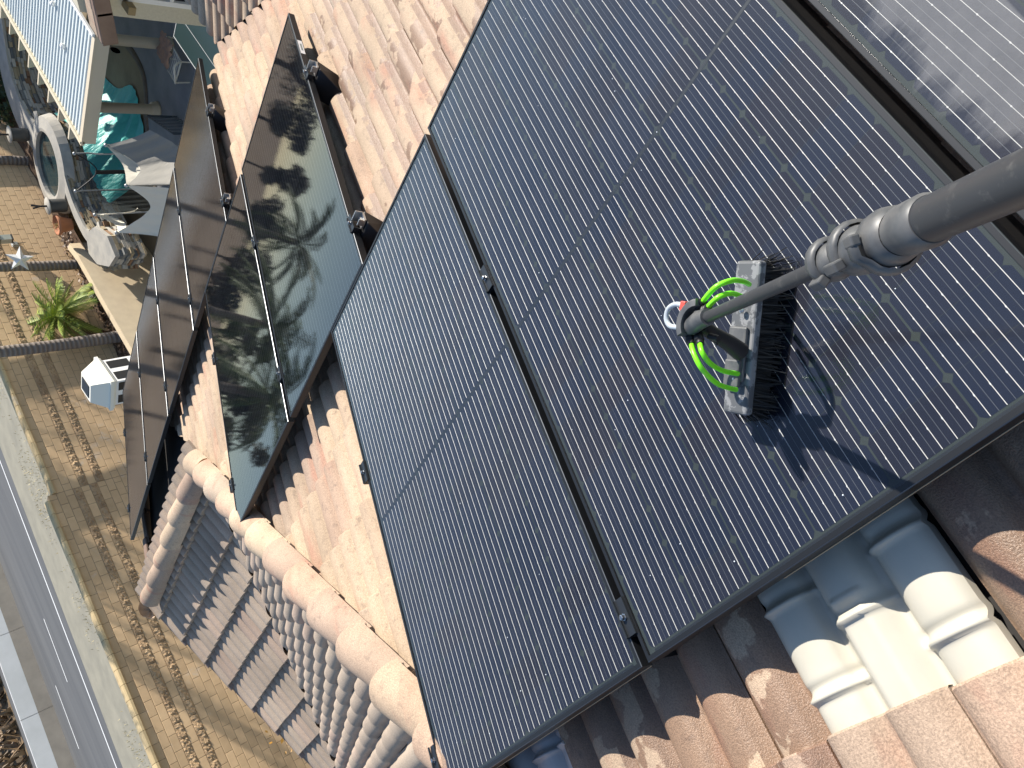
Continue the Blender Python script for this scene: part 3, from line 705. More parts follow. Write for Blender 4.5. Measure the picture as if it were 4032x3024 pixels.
# neck, elbow, manifold
tip=Vector((.35,-.692,.216)); far=Vector((.129,-.996,.435)); mid=Vector((.041,-1.117,.522)); pd=(far-tip).normalized()
def P(*p): return loc(p)
mb=MB(); mb.tube([P(.335,-.635,.085),P(.345,-.645,.12),P(.357,-.652,.16),P(.362,-.662,.195)],[.017,.015,.013,.013],12); mb.obj('neck',M_BLACK,brush)
mb=MB(); mb.tube([P(.372,-.640,.200),P(.366,-.655,.206),P(.359,-.678,.212),loc(tip)+pd*.01],[.012,.0155,.0165,.0145],14); mb.obj('elbow_joint',M_CLAMPP,brush)
Mm=frame(P(.381,-.666,.212),Vector((.25,.95,0)).normalized(),Vector((.95,-.25,.0)).normalized()*1,Vector((0,0,-1)))
mb=MB(); rows=[]
for k in range(9):
    a_=-1.0+2.0*k/8; r_=.044; c=Vector((.352,-.672,.214)); 
    dirv=Vector((math.cos(a_+.32),math.sin(a_+.32)*1,0))
    w0,w1=r_*.72,r_*1.0
    rows.append([P(*(c+dirv*w0+Vector((0,0,.011)))),P(*(c+dirv*w1+Vector((0,0,.011)))),P(*(c+dirv*w1-Vector((0,0,.011)))),P(*(c+dirv*w0-Vector((0,0,.011)))),P(*(c+dirv*w0+Vector((0,0,.011))))])
mb.sheet(rows,0,False); mb.add(rows[0][:4],[(0,1,2,3)]); mb.add(rows[-1][:4],[(3,2,1,0)]); bevel(mb.obj('manifold',M_CLAMPP,brush),.003)
HO=[[(.381,-.697,.21),(.371,-.741,.225),(.375,-.757,.2),(.392,-.747,.15),(.416,-.724,.092)],[(.366,-.700,.21),(.357,-.733,.22),(.365,-.739,.19),(.379,-.725,.14),(.389,-.712,.09)],
    [(.349,-.632,.2),(.32,-.632,.21),(.293,-.625,.2),(.282,-.604,.15),(.287,-.586,.083)],[(.336,-.647,.2),(.313,-.648,.21),(.3,-.637,.19),(.302,-.618,.14),(.308,-.606,.083)]]
def smooth(pts,n=8):
    pts=[Vector(p) for p in pts]; o=[]
    for i in range(len(pts)-1):
        p0=pts[max(i-1,0)];p1=pts[i];p2=pts[i+1];p3=pts[min(i+2,len(pts)-1)]
        for k in range(n):
            t_=k/n; o.append(.5*((2*p1)+(p2-p0)*t_+(2*p0-5*p1+4*p2-p3)*t_*t_+(3*p1-p0-3*p2+p3)*t_**3))
    o.append(pts[-1]); return o
for h in HO:
    mb=MB(); mb.tube([loc(p) for p in smooth(h)],.0046,10); mb.obj('hose',M_HOSE,brush)
for h in HO:
    p=Vector(h[0]); d=(Vector(h[1])-p).normalized()
    mb=MB(); mb.tube([loc(p-d*.016),loc(p-d*.004),loc(p-d*.004),loc(p+d*.006)],[.0085,.0085,.0068,.0068],10); mb.obj('hose_fitting',M_BLACK,brush)
mb=MB(); mb.tube([loc(p) for p in smooth([(.392,-.672,.21),(.402,-.665,.21),(.418,-.652,.212),(.424,-.634,.212),(.414,-.619,.211),(.398,-.618,.21),(.382,-.632,.208)])],.0047,10); mb.obj('clear_tube',M_CLEAR,brush)
mb=MB(); mb.box((0,0,0),(.012,.017,.014)); bevel(mb.obj('red_clip',M_RED,brush,TR(*P(.399,-.667,.215))@Matrix.Rotation(.7,4,'Z')),.002)
mb=MB(); mb.tube([P(.340,-.660,.186),P(.324,-.672,.184)],.006,8); mb.tube([P(.324,-.666,.184),P(.321,-.660,.18)],.002,6); mb.obj('drain_valve',M_BLACK,brush)
# telescopic pole
end=Vector((-.023,-1.205,.585)); dl=(end-mid).normalized()
mb=MB(); mb.tube([loc(tip)-pd*.005,loc(far)+pd*.05],.0098,18); mb.obj('pole_section',M_CARBON,brush)
axis=(end-far).normalized()
st=far+axis*.155; out=far+axis*1.35
mb=MB(); mb.tube([loc(st),loc(out)],.0205,28); mb.obj('pole_section',M_CARBON,brush)
mb=MB(); mb.tube([loc(far+axis*.01),loc(st+axis*.02)],.0135,18); mb.obj('pole_section',M_CARBON,brush)
def clampset(c,r0,r1,ln,ang):
    sdv=axis.cross(NTl).normalized(); upv=sdv.cross(axis)
    X=frame(loc(c),axis,sdv,upv)@Matrix.Rotation(ang,4,'X')
    b=MB(); n=26; prof=[(-ln/2,r0+.001),(-ln/2+.003,r0+.0035),(-ln*.2,r0+.005),(-ln*.15,r1+.006),(ln*.12,r1+.0075),(ln*.3,r1+.006),(ln/2-.004,r1+.005),(ln/2,r1+.001)]
    vs=[X@Vector((x,math.cos(2*math.pi*k/n)*r,math.sin(2*math.pi*k/n)*r)) for x,r in prof for k in range(n)]
    b.add(vs,[(i*n+k,i*n+(k+1)%n,(i+1)*n+(k+1)%n,(i+1)*n+k) for i in range(len(prof)-1) for k in range(n)],0,True)
    o=b.obj('clamp_collar',M_CLAMPP,brush)
    # cam lever wrapping half round the collar
    b=MB(); rows=[]; r=r1+.0105
    for k in range(11):
        a_=-1.5+3.1*k/10; rr=r+.003*math.sin(k/10*3.1416)+(.006 if k>8 else 0)
        wv=.0095-.0022*abs(k-5)/5
        rows.append([X@Vector((x,math.cos(a_)*q,math.sin(a_)*q)) for x,q in ((-wv,rr-.004),(-wv*.9,rr),(0,rr+.0015),(wv*.9,rr),(wv,rr-.004))])
    b.sheet(rows); b.obj('lever',M_CLAMPP,o)
    b=MB(); b.box((0,math.cos(-1.65)*(r+.002),math.sin(-1.65)*(r+.002)),(.024,.012,.012),X); bevel(b.obj('lever_hinge',M_CLAMPP,o),.002)
    b=MB(); b.box((0,math.cos(1.75)*(r+.003),math.sin(1.75)*(r+.003)),(.016,.012,.010),X); bevel(b.obj('lever_tip',M_CLAMPP,o),.002)
NTl=Vector((0,0,1))
clampset(far+axis*.008,.0098,.0150,.052,2.2)
clampset(far+axis*.064,.0140,.0185,.046,2.6)
clampset(far+axis*.118,.0150,.0215,.050,-.3)
b=MB(); b.tube([loc(st-axis*.022),loc(st-axis*.006),loc(st+axis*.03),loc(st+axis*.034)],[.018,.024,.0245,.0215],26); b.obj('clamp_collar',M_CLAMPP,brush)
# ------------------------------------------------------------------ block wall beside the freeway
wall=thing('block_wall','long tan concrete block wall with two rough split-face bands along the freeway','wall',TR(0,0,0))
XS=9.56
def blkmesh(ln,h,d,rough,seed):
    rr=random.Random(seed); b=MB()
    if not rough:
        c=.006; x,z=ln/2,h/2
        f=[(-x+c,-d,-z+c),(x-c,-d,-z+c),(x-c,-d,z-c),(-x+c,-d,z-c)]; k=[(-x,-d+c,-z),(x,-d+c,-z),(x,-d+c,z),(-x,-d+c,z)]; e=[(-x,0,-z),(x,0,-z),(x,0,z),(-x,0,z)]
        b.add(f+k+e,[(0,1,2,3)]+[(i,4+i,4+(i+1)%4,(i+1)%4)[::-1] for i in range(4)]+[(4+i,8+i,8+(i+1)%4,4+(i+1)%4)[::-1] for i in range(4)])
        return b.mesh('wall_block',M_BLK)
    nx,nz=9,5; rows=[]
    for i in range(nz+1):
        rows.append([(-ln/2+ln*j/nx,-d-(rr.uniform(-.008,.03) if 0<i<nz and 0<j<nx else 0),-h/2+h*i/nz) for j in range(nx+1)])
    b.sheet(rows,0,False); x,z=ln/2,h/2
    k=[(-x,-d,-z),(x,-d,-z),(x,-d,z),(-x,-d,z)]; e=[(-x,0,-z),(x,0,-z),(x,0,z),(-x,0,z)]; b.add(k+e,[(i,4+i,4+(i+1)%4,(i+1)%4)[::-1] for i in range(4)])
    return b.mesh('split_face_block',M_SPLIT)
BM_=blkmesh(.39,.192,.035,0,1); SM_=[blkmesh(.39,.192,.04,1,s_) for s_ in range(4)]
wX=lambda s_,z,d=0: frame(wp(s_,d,z),WD,WN,Vector((0,0,1)))
blocks=[]
H=.2025
for seg,(s0,s1,dz) in enumerate(((-3.0,XS,0),(XS,30.5,-H))):
    ztop=-3.80+dz
    for r_ in range(24):
        zc=ztop-H*(r_+.5); off=.2 if r_%2 else 0
        s_=s0+off
        if off: blocks.append((seg,r_,s0+.1,zc,.5))
        while s_<s1-.05:
            ln=1 if s_+.4<=s1+.02 else (s1-s_)/.4
            blocks.append((seg,r_,s_+.2*ln,zc,ln)); s_+=.4
vis=[]
for seg,r_,s_,zc,ln in blocks:
    P_=wp(s_,-.04,zc); q=proj(P_); sp=r_ in (3,5)
    v=q is not None and -40<q[0]<2200 and -40<q[1]<3060 and not occluded(P_) and zc>-7.2
    dist=(P_-CAM).length
    vis.append((0 if v else 1,dist,sp,r_,s_,zc,ln))
vis.sort(key=lambda x:(x[0],x[1]))
nb=ns=0; rest=bmesh.new()
for v,dist,sp,r_,s_,zc,ln in vis:
    if zc<-8.4: continue
    X=wX(s_,zc)@Matrix.Diagonal((ln*(1 if ln==1 else .97),1,1,1)); me=SM_[R.randrange(4)] if sp else BM_
    if v==0 and ((sp and ns<290) or (not sp and nb<296)):
        link('split_face_block' if sp else 'wall_block',me,wall,X)
        if sp: ns+=1
        else: nb+=1
    else:
        t0=bmesh.new(); t0.from_mesh(me); t0.transform(X)
        for f in t0.faces: f.material_index=1 if sp else 0
        tmp=bpy.data.meshes.new('t'); t0.to_mesh(tmp); t0.free(); rest.from_mesh(tmp); bpy.data.meshes.remove(tmp)
rm=bpy.data.meshes.new('wall_blocks'); rest.to_mesh(rm); rest.free(); rm.materials.append(M_BLK); rm.materials.append(M_SPLIT); link('wall_blocks',rm,wall,None,kind='stuff')
print('blocks',nb,ns,len(blocks))
mb=MB()
for s0,s1,zt in ((-3.2,XS,-3.81),(XS,30.5,-3.81-H)):
    mb.add([wp(s0,-.028,ZD),wp(s1,-.028,ZD),wp(s1,-.028,zt),wp(s0,-.028,zt),wp(s0,.16,ZD),wp(s1,.16,ZD),wp(s1,.16,zt),wp(s0,.16,zt)],[(0,1,2,3),(5,4,7,6),(3,2,6,7),(0,3,7,4),(1,5,6,2)])
mb.obj('mortar_core',M_MORT,wall)
b=MB(); pr=[(-.085,0),(-.085,.055),(-.06,.085),(0,.105),(.12,.11),(.2,.085),(.215,.05),(.215,0)]
r1=[(-.195,y,z) for y,z in pr]; r2=[(.195,y,z) for y,z in pr]; n=len(pr); b.add(r1+r2,[(i,i+1,n+i+1,n+i)[::-1] for i in range(n-1)]+[tuple(range(n)),tuple(range(2*n-1,n-1,-1))]); CAPM=b.mesh('cap_block',M_CAP)
for s0,s1,zt in ((-3.0,XS,-3.80),(XS,30.5,-3.80-H)):
    s_=s0+.2
    while s_<s1: link('cap_block',CAPM,wall,wX(s_,zt,-.02)); s_+=.4
# wall lamp
t=thing('wall_lamp','dark outdoor lamp with pale glass fixed to the block wall at the left edge','lamp',wX(17.95,-5.45,-.04))
mb=MB(); mb.box((0,-.06,-.12),(.14,.05,.14)); mb.box((0,-.02,-.12),(.18,.03,.2)); bevel(mb.obj('wall_plate',M_SILVER,t),.01)
mb=MB(); mb.tube([(0,-.08,-.1),(.03,-.22,.0),(0,-.3,-.02)],.015,8); mb.tube([(0,-.07,-.2),(0,-.08,-.42)],[.02,.006],6); mb.box((0,-.3,.33),(.26,.26,.03)); mb.box((0,-.3,-.02),(.2,.2,.03)); mb.obj('bracket',M_DRUM,t)
mb=MB(); mb.box((0,-.3,.155),(.19,.19,.3)); mb.obj('glass',mat('pale_lamp_glass',(.40,.42,.36),.25),t)
# ------------------------------------------------------------------ planter wall, beds
mb=MB()
def rz(x): return 17.15
pw=[(12.0,17.0),(13.9,16.98),(16.0,17.12),(17.9,17.22),(18.6,17.4)]
rows=[[Vector((x,y,z)) for x,y in pw] for z in (ZD-.1,-6.68)]+[[Vector((x,y+.22,-6.66)) for x,y in pw]]+[[Vector((x,y+.22,-7.3)) for x,y in pw]]
mb.sheet(rows,0,False); o=mb.obj('retaining_wall',M_STUCCO2,None,label='cream stucco retaining wall holding the palm bed',category='wall')
mb=MB(); rr=random.Random(4); rows=[]
for i in range(14):
    rows.append([Vector((11+j*.35,17.25+ i*.22,-6.98+rr.uniform(-.04,.05))) for j in range(45)])
mb.sheet(rows); mb.obj('planting_bed',simple_noise('bark_mulch',(.14,.085,.05),(.05,.035,.025),14,.95,.8,.04),kind='structure')
# ------------------------------------------------------------------ deck and pool
deck=[(12,4.2),(24.5,4.2),(24.5,12.6),(22.4,12.66),(21.36,12.36),(20.64,12.31),(20.07,12.47),(19.7,12.98),(19.5,13.5),(18.9,14.3),(18.2,15.0),(16,17.0),(12,17.0)]
mb=MB(); mb.add([(x,y,ZD+.02) for x,y in deck],[tuple(range(len(deck)))]); mb.obj('pool_deck',M_DECK,kind='structure')
edge=[(24.5,12.5),(22.4,12.66),(21.36,12.36),(20.64,12.31),(20.07,12.47),(19.7,12.98),(19.5,13.5),(18.9,14.3),(18.2,15.0)]
sm_=smooth([(x,y,0) for x,y in edge],6)
mb=MB(); rows=[]
for i,p in enumerate(sm_):
    t_=(sm_[min(i+1,len(sm_)-1)]-sm_[max(i-1,0)]).normalized(); nrm=Vector((-t_.y,t_.x,0))
    if nrm.y>0: nrm=-nrm
    rows.append([p+nrm*d+Vector((0,0,ZD+z)) for d,z in ((-.06,-.12),(-.06,.05),(.04,.065),(.14,.05),(.15,.021))])
mb.sheet(rows); mb.obj('pool_coping',M_COPE,kind='structure')
mb=MB(); mb.add([(18.2,15.0,ZD-.05),(20,12.2,ZD-.05),(26,12.2,ZD-.05),(26,17.5,ZD-.05),(18.2,17.5,ZD-.05)],[(0,1,2,3,4)]); mb.obj('pool_water',M_WATER,kind='structure')
# turquoise cover hanging from the stone wall down to the pool
rows=[]; rt=random.Random(8)
topl=smooth([(22.3,15.5,-7.35),(20.9,14.95,-7.35),(19.9,15.15,-7.4),(19.2,15.6,-7.45),(18.5,15.75,-7.6)],6); botl=smooth([(22.6,14.2,-8.7),(21.5,13.9,-8.72),(20.6,13.15,-8.7),(19.9,13.45,-8.7),(18.9,14.4,-8.68)],6)
for i,(p,q) in enumerate(zip(topl,botl)):
    row=[]
    for j in range(13):
        f=j/12; r_=p.lerp(q,f); r_.z+=-.25*math.sin(f*math.pi)+.07*math.sin(i*1.5+f*3)*math.sin(f*3.1)+.03*math.sin(i*3.1); row.append(r_)
    rows.append(row)
mb=MB(); mb.sheet(rows); mb.obj('pool_cover',M_TARP,None,label='wrinkled turquoise sheet spread over the pool below the stone wall',category='pool cover')
# ------------------------------------------------------------------ curved stacked-stone pond wall
pond=thing('stone_pond_wall','curved stacked-stone pond wall with flagstone rim beside the turquoise pool','wall',TR(0,0,0))
face=smooth([(25.6,14.2,0),(24.68,15.5,0),(23.92,15.93,0),(23.13,16.05,0),(22.3,15.9,0)],8)
face2=smooth([(22.2,15.75,0),(21.6,15.3,0),(20.81,15.1,0),(20.3,15.32,0),(19.9,15.7,0),(19.4,16.0,0),(18.8,16.2,0),(18.0,16.25,0),(17.7,16.1,0)],8)
rs=random.Random(21); mb=MB()
def stones(path,ztop,zbot):
    z=ztop
    while z>zbot:
        h=rs.uniform(.05,.10); d=0; acc=0
        seglen=[(path[i+1]-path[i]).length for i in range(len(path)-1)]; tot=sum(seglen)
        s_=rs.uniform(-.2,0)
        while s_<tot:
            ln=rs.uniform(.14,.42); c=max(0,min(tot,s_+ln/2)); acc=0
            for i,sl in enumerate(seglen):
                if acc+sl>=c: break
                acc+=sl
            t_=(path[i+1]-path[i]).normalized(); p=path[i]+t_*(c-acc); nrm=Vector((t_.y,-t_.x,0))
            if nrm.dot(CAM-p)<0: nrm=-nrm
            pr=rs.uniform(0,.07)
            X=frame(p+nrm*(pr-.08)+Vector((0,0,z-h/2)),t_,nrm,Vector((0,0,1)))
            mb.box((0,0,0),(ln-.012,.2,h-.010),X@Matrix.Rotation(rs.uniform(-.03,.03),4,'Y'),rs.choices(range(5),(4,5,6,2,1))[0]); s_+=ln
        z-=h
stones(face,-6.85,-8.2); stones(face2,-6.85,-8.0)
mb.obj('stacked_stones',STONES,pond,None,kind='stuff')
# flagstone rim
rim=smooth([(25.6,14.5,0),(24.7,15.75,0),(23.9,16.2,0),(23.1,16.3,0),(22.4,16.2,0)],6)
def ribbon(mb,path,w0,w1,z,th=.07):
    rows=[]
    for i,p in enumerate(path):
        t_=(path[min(i+1,len(path)-1)]-path[max(i-1,0)]).normalized(); nr=Vector((t_.y,-t_.x,0))
        if nr.dot(CAM-p)<0: nr=-nr
        rows.append([p+nr*w0+Vector((0,0,z-th)),p+nr*w0+Vector((0,0,z)),p-nr*w1+Vector((0,0,z)),p-nr*w1+Vector((0,0,z-th))])
    mb.sheet(rows,0,False)
mb=MB(); ribbon(mb,face,.06,.9,-6.80); ribbon(mb,face2,.06,.30,-6.795); mb.obj('flagstone_rim',M_FLAG,pond)
cx_,cy_=20.95,16.35
ell=[Vector((cx_+1.02*math.cos(a)*math.cos(.72)-.80*math.sin(a)*-math.sin(.72)*1.0,cy_+1.02*math.cos(a)*math.sin(.72)*-1+.86*math.sin(a),0)) for a in [2*math.pi*k/40 for k in range(40)]]
ell=[Vector((cx_+u_*math.cos(-.6)-v_*math.sin(-.6),cy_+u_*math.sin(-.6)+v_*math.cos(-.6),0)) for u_,v_ in [(.98*math.cos(2*math.pi*k/40),.92*math.sin(2*math.pi*k/40)) for k in range(40)]]
mb=MB(); n=40
def ringz(f,z): return [Vector((cx_,cy_,0))+(p-Vector((cx_,cy_,0)))*f+Vector((0,0,z)) for p in ell]
rr_=[ringz(1.0,-7.1),ringz(1.0,-6.76),ringz(1.10,-6.74),ringz(1.45,-6.80),ringz(1.55,-7.05)]
mb.add([p for r_ in rr_ for p in r_],[(i*n+k,i*n+(k+1)%n,(i+1)*n+(k+1)%n,(i+1)*n+k) for i in range(4) for k in range(n)],0,False); mb.obj('pond_rim',M_FLAG,pond)
mb=MB(); mb.add(ringz(1.0,-6.86),[tuple(range(n))]); mb.obj('water',M_POND,pond)
# end pillar with flagstone top
mb=MB(); pc=[(17.85,16.3),(17.5,16.75),(16.9,16.6),(16.2,16.0),(15.95,15.35),(16.6,15.2),(17.4,15.6)]
mb.add([(x,y,-6.78) for x,y in pc]+[(x,y,-6.9) for x,y in pc],[tuple(range(7))]+[(i,(i+1)%7,7+(i+1)%7,7+i) for i in range(7)]); mb.obj('flagstone_top',M_FLAG,pond)
mb=MB(); pth=[Vector((x,y,0)) for x,y in pc]; pth.append(pth[0])
stones([p.lerp(Vector((16.9,16,0)),.06) for p in pth],-6.9,-7.6); mb.obj('stacked_stones',STONES,pond,None,kind='stuff')
# drums with lids and claw tops, pot
for x,y,s_,l in ((19.35,16.55,1.0,'dark drum-shaped garden torch beside the terracotta pot'),(22.65,16.6,1.0,'dark drum-shaped garden torch at the far end of the pond')):
    t=thing('garden_torch',l,'torch',TR(x,y,-6.76),'drum torches on the pond rim')
    mb=MB(); mb.lathe([(.19,0),(.2,.04),(.2,.42),(.19,.46),(0,.46)],TR(0,0,0),20); mb.obj('drum',M_DRUM,t)
    mb=MB(); mb.lathe([(0,.47),(.25,.47),(.26,.485),(.25,.50),(0,.51)],TR(0,0,0),24); mb.obj('lid',M_FLAG,t)
    mb=MB(); mb.tube([(0,0,.5),(0,0,.68)],.03,8); mb.tube([(0,0,.66),(.09,.03,.9)],[.03,.035],6); mb.tube([(0,0,.66),(-.09,-.02,.9)],[.02,.03],6); mb.obj('forked_top',M_BLACK,t)
t=thing('flower_pot','round terracotta pot with dry stalks at the end of the pond rim','pot',TR(18.85,16.85,-6.78))
mb=MB(); mb.lathe([(.17,0),(.24,.3),(.30,.34),(.31,.42),(.27,.43),(.25,.36),(0,.33)],TR(0,0,0),26); mb.obj('pot',M_TERRA,t)
mb=MB(); rp_=random.Random(2)
for i in range(14): mb.tube([(rp_.uniform(-.1,.1),rp_.uniform(-.1,.1),.33),(rp_.uniform(-.2,.2),rp_.uniform(-.2,.2),.33+rp_.uniform(.08,.2))],.006,4)
mb.obj('dry_stalks',M_GRASS,t)
# ------------------------------------------------------------------ patio cover
pc_=thing('patio_cover','white ribbed metal patio cover on beige beams and two columns','patio cover',TR(0,0,0))
rows=[]; y0,y1=10.0,13.05; x0,x1=18.0,27.0; nx=int((x1-x0)/.195)
for k in range(nx):
    for dx,dz in ((0,0),(.012,.028),(.034,.028),(.046,0)): x=x0+.195*k+dx; rows.append([Vector((x,y0,-6.40+dz)),Vector((x,y1,-6.42+dz))])
mb=MB(); mb.sheet(rows,0,False); mb.obj('ribbed_roof',M_PATIOW,pc_)
mb=MB(); mb.box((17.93,11.5,-6.55),(.06,3.2,.34)); mb.box((17.96,11.55,-6.37),(.16,3.15,.03)); mb.obj('front_beam',M_BEIGE,pc_)
mb=MB(); mb.box((22.5,13.10,-6.40),(9.2,.12,.09)); mb.box((22.5,13.05,-6.34),(9.2,.04,.03)); mb.obj('side_fascia',mat('cream_fascia',(.74,.64,.46),.5),pc_)
mb=MB(); mb.box((22.5,9.95,-6.33),(9.2,.08,.06)); mb.obj('back_flashing',M_WHITE,pc_)
for k in range(10):
    x=18.95+.78*k; mb=MB(); mb.add([(x-.035,12.2,-6.46),(x+.035,12.2,-6.46),(x+.035,13.78,-6.46),(x-.035,13.78,-6.46),(x-.035,12.2,-6.68),(x+.035,12.2,-6.68),(x+.035,13.70,-6.66),(x-.035,13.70,-6.66)],[(0,1,2,3),(4,7,6,5),(0,4,5,1),(1,5,6,2),(2,6,7,3),(3,7,4,0)]); mb.obj('rafter',M_BEIGE,pc_)
for y in (12.72,10.66):
    mb=MB(); mb.lathe([(.145,-6.6),(.14,-7.4),(.14,-8.5),(.15,-8.54),(.2,-8.56),(.2,-8.66),(.22,-8.68),(.22,-8.73),(0,-8.73)],TR(18.95,y,0),24); mb.obj('column',M_BEIGE2,pc_)
    
mb=MB(); mb.box((18.95,11.7,-6.66),(.14,3.6,.14)); mb.obj('column_beam',M_BEIGE2,pc_)
for x,y,r_,h in ((20.4,10.75,.06,.12),(19.6,11.4,.07,.1)):
    mb=MB(); mb.lathe([(r_,0),(r_,h*.5),(r_*1.2,h*.6),(r_*.8,h),(0,h)],TR(x,y,-6.4),12); mb.obj('roof_vent',M_WHITE,pc_)
# ------------------------------------------------------------------ stucco wing at the top of the frame
wing=thing('stucco_wing','cream stucco house wing with a white-framed window beyond the roof valley','house',TR(0,0,0))
mb=MB(); XW=9.0; YW=4.05
mb.add([(XW,YW,ZD),(XW,-7,ZD),(XW,-7,.6),(XW,-1.5,-.55),(XW,YW,-2.38),(XW+14,YW,ZD),(XW+14,YW,-2.38),(XW+14,-1.5,-.55)],[(0,1,2,3,4),(0,4,6,5),(4,3,7,6)]); mb.obj('wall',M_STUCCO,wing)
mb=MB(); mb.box((11.5,-2.9,-3.2),(4.9,8.2,7.0)); mb.box((28.0,2.0,-7.3),(14.0,15.7,2.9)); mb.obj('shade_boxes',M_STUCCO,wing)  # blocker boxes added to shade the valley roof tiles and the deck
def bxp(name,c,d,m): b=MB(); b.box(c,d); return bevel(b.obj(name,m,wing),.008)
wf=None
b=MB()
for c,d in (((XW-.03,2.98,-3.78),(.07,1.66,.07)),((XW-.03,3.78,-3.30),(.07,.06,1.03)),((XW-.03,2.18,-3.30),(.07,.06,1.03)),((XW-.03,2.98,-2.82),(.07,1.66,.06)),((XW-.028,2.98,-3.36),(.06,1.55,.05))): b.box(c,d)
wf=b.obj('window',M_WHITE,wing)
b=MB(); b.add([(XW-.012,2.2,-3.76),(XW-.012,3.76,-3.76),(XW-.012,3.76,-2.84),(XW-.012,2.2,-2.84)],[(0,1,2,3)]); b.obj('pane',M_DARKGL,wf)
bxp('corbel',(XW-.09,3.86,-2.86),(.2,.10,.09),M_WOOD); bxp('corbel',(XW-.09,3.74,-3.90),(.2,.14,.10),M_WOOD)
# rake of the wing roof running up out of frame
def rk(p,q,w,h,name,m,off=(0,0,0)):
    p,q=Vector(p)+Vector(off),Vector(q)+Vector(off); d=(q-p); ln=d.length; d.normalize(); sd=Vector((1,0,0)); up=sd.cross(d); 
    if up.z<0: up=-up
    X=frame((p+q)/2,d,sd,up); b=MB(); b.box((0,0,0),(ln,w,h),X); return bevel(b.obj(name,m,wing),.01)
P0=Vector((8.6,4.14,-2.53)); dirk=Vector((0,-1,.30)).normalized()
for k in range(7):
    a=P0+dirk*(.36*k); c=P0+dirk*(.36*k+.40)
    rk(a,c,.10,.10,'rake_tile',M_RAKEB,(0,0,.004*(k%2)+.012)); rk(a,c,.012,.17,'rake_tile',M_RAKEB,(-.055,0,-.03+.003*(k%2)))
    rk(a,c,.26,.05,'roof_tile',M_TILE,(.18,0,.045+.004*(k%2)))
mb=MB(); mb.lathe([(0,0),(.05,0),(.05,.02),(.035,.03),(.03,.012),(.012,.012),(.012,.03),(0,.03)],frame((8.52,4.18,-2.60),Vector((0,0,1)),Vector((0,-1,0)).cross(Vector((0,0,1))),Vector((-1,0,0))),16); mb.obj('end_boss',M_GREYFLASH,wing)
mb=MB(); mb.tube([(8.6,2.6,-4.35),(8.6,3.35,-4.05)],.02,6); mb.obj('drain_pipe',mat('dark_pipe',(.08,.07,.06),.6),wing)
# ------------------------------------------------------------------ furniture on the deck
tb=thing('tennis_table','dark green table-tennis table with pale edge lines beside the strap lounger','table',TR(0,0,0))
zt=-7.94; xa,xb,ya,yb=14.7,17.42,8.16,9.45
mb=MB(); mb.box(((xa+xb)/2,(ya+yb)/2,zt-.02),(xb-xa,yb-ya,.03)); mb.obj('table_top',M_TABLE,tb)
mb=MB()
for c,d in ((((xa+xb)/2,yb-.012,zt),(xb-xa,.022,.003)),(((xa+xb)/2,ya+.012,zt),(xb-xa,.022,.003)),(((xa+xb)/2,(ya+yb)/2+.03,zt),(xb-xa,.012,.003)),((xb-.012,(ya+yb)/2,zt),(.022,yb-ya-.05,.0032))): mb.box(c,d)
mb.obj('white_lines',mat('faded_white_line',(.50,.52,.50),.6),tb)
for x in (xa+.3,xb-.3):
    for y in (ya+.2,yb-.2): mb=MB(); mb.tube([(x,y,zt-.03),(x,y,ZD+.02)],.025,8); mb.obj('leg',M_IRON,tb)
ch=thing('strap_lounger','white-framed strap lounger with curved arms on the grey deck','lounger',TR(17.95,10.4,0))
Mc=frame((0,0,0),Vector((1,0,0)),Vector((0,1,0)),Vector((0,0,1)))
z=-8.33
mb=MB(); fr=[(.62,.42),(-.35,.47),(-.42,-.20),(.5,-.28)]
mb.tube([(x,y,z) for x,y in fr]+[(fr[0][0],fr[0][1],z)],.022,8)
for x,y in fr: mb.tube([(x,y,z),(x*.95,y*.95,ZD+.03)],.02,8)
mb.obj('frame',mat('cream_lounger_frame',(.62,.58,.47),.5),ch)
mb=MB(); mb.tube(smooth([(-.36,.44,z),(-.52,.36,z+.10),(-.62,.1,z+.2),(-.56,-.15,z+.22),(-.44,-.22,z+.02)],6),.026,8); mb.obj('arm',mat('cream_lounger_frame',(.62,.58,.47),.5),ch)
for k in range(11):
    f=(k+.5)/11; p=Vector((fr[1][0]+(fr[0][0]-fr[1][0])*f,fr[1][1]+(fr[0][1]-fr[1][1])*f,z)); q=Vector((fr[2][0]+(fr[3][0]-fr[2][0])*f,fr[2][1]+(fr[3][1]-fr[2][1])*f,z)); d=(q-p).normalized(); sd=Vector((-d.y,d.x,0))*.026
    mb=MB(); mb.add([p-sd,p+sd,q+sd,q-sd],[(0,1,2,3)]); mb.obj('strap',mat('pale_strap',(.50,.47,.40),.6) if k==0 else bpy.data.materials['pale_strap'],ch)
mb=MB(); rows=[]; rw=random.Random(9)
for i in range(13):
    rows.append([Vector((18.0+.052*i+.02*math.sin(j),10.05+.065*j+.02*math.sin(i*1.3),z+.05+.06*abs(math.sin(i*1.1+j*.7))+.05*rw.random()+(.0 if 0<i<12 and 0<j<11 else -.05))) for j in range(12)])
mb.sheet(rows); mb.obj('towel',M_TOWEL,None,label='crumpled brown towel lying on the strap lounger',category='towel')
rl=thing('metal_railing','short dark metal railing on the deck behind the patio column','railing',TR(0,0,0))
a,c=Vector((17.9,12.15,0)),Vector((16.4,11.55,0))
mb=MB(); 
for zz in (-7.9,-8.6): mb.tube([a+Vector((0,0,zz)),c+Vector((0,0,zz))],.022,8)
mb.obj('rail',M_IRON,rl)
for k in range(13):
    p=a.lerp(c,k/12); mb=MB(); mb.tube([p+Vector((0,0,-7.9)),p+Vector((0,0,ZD+.02))],.013 if 0<k<12 else .024,6); mb.obj('baluster',M_IRON,rl)
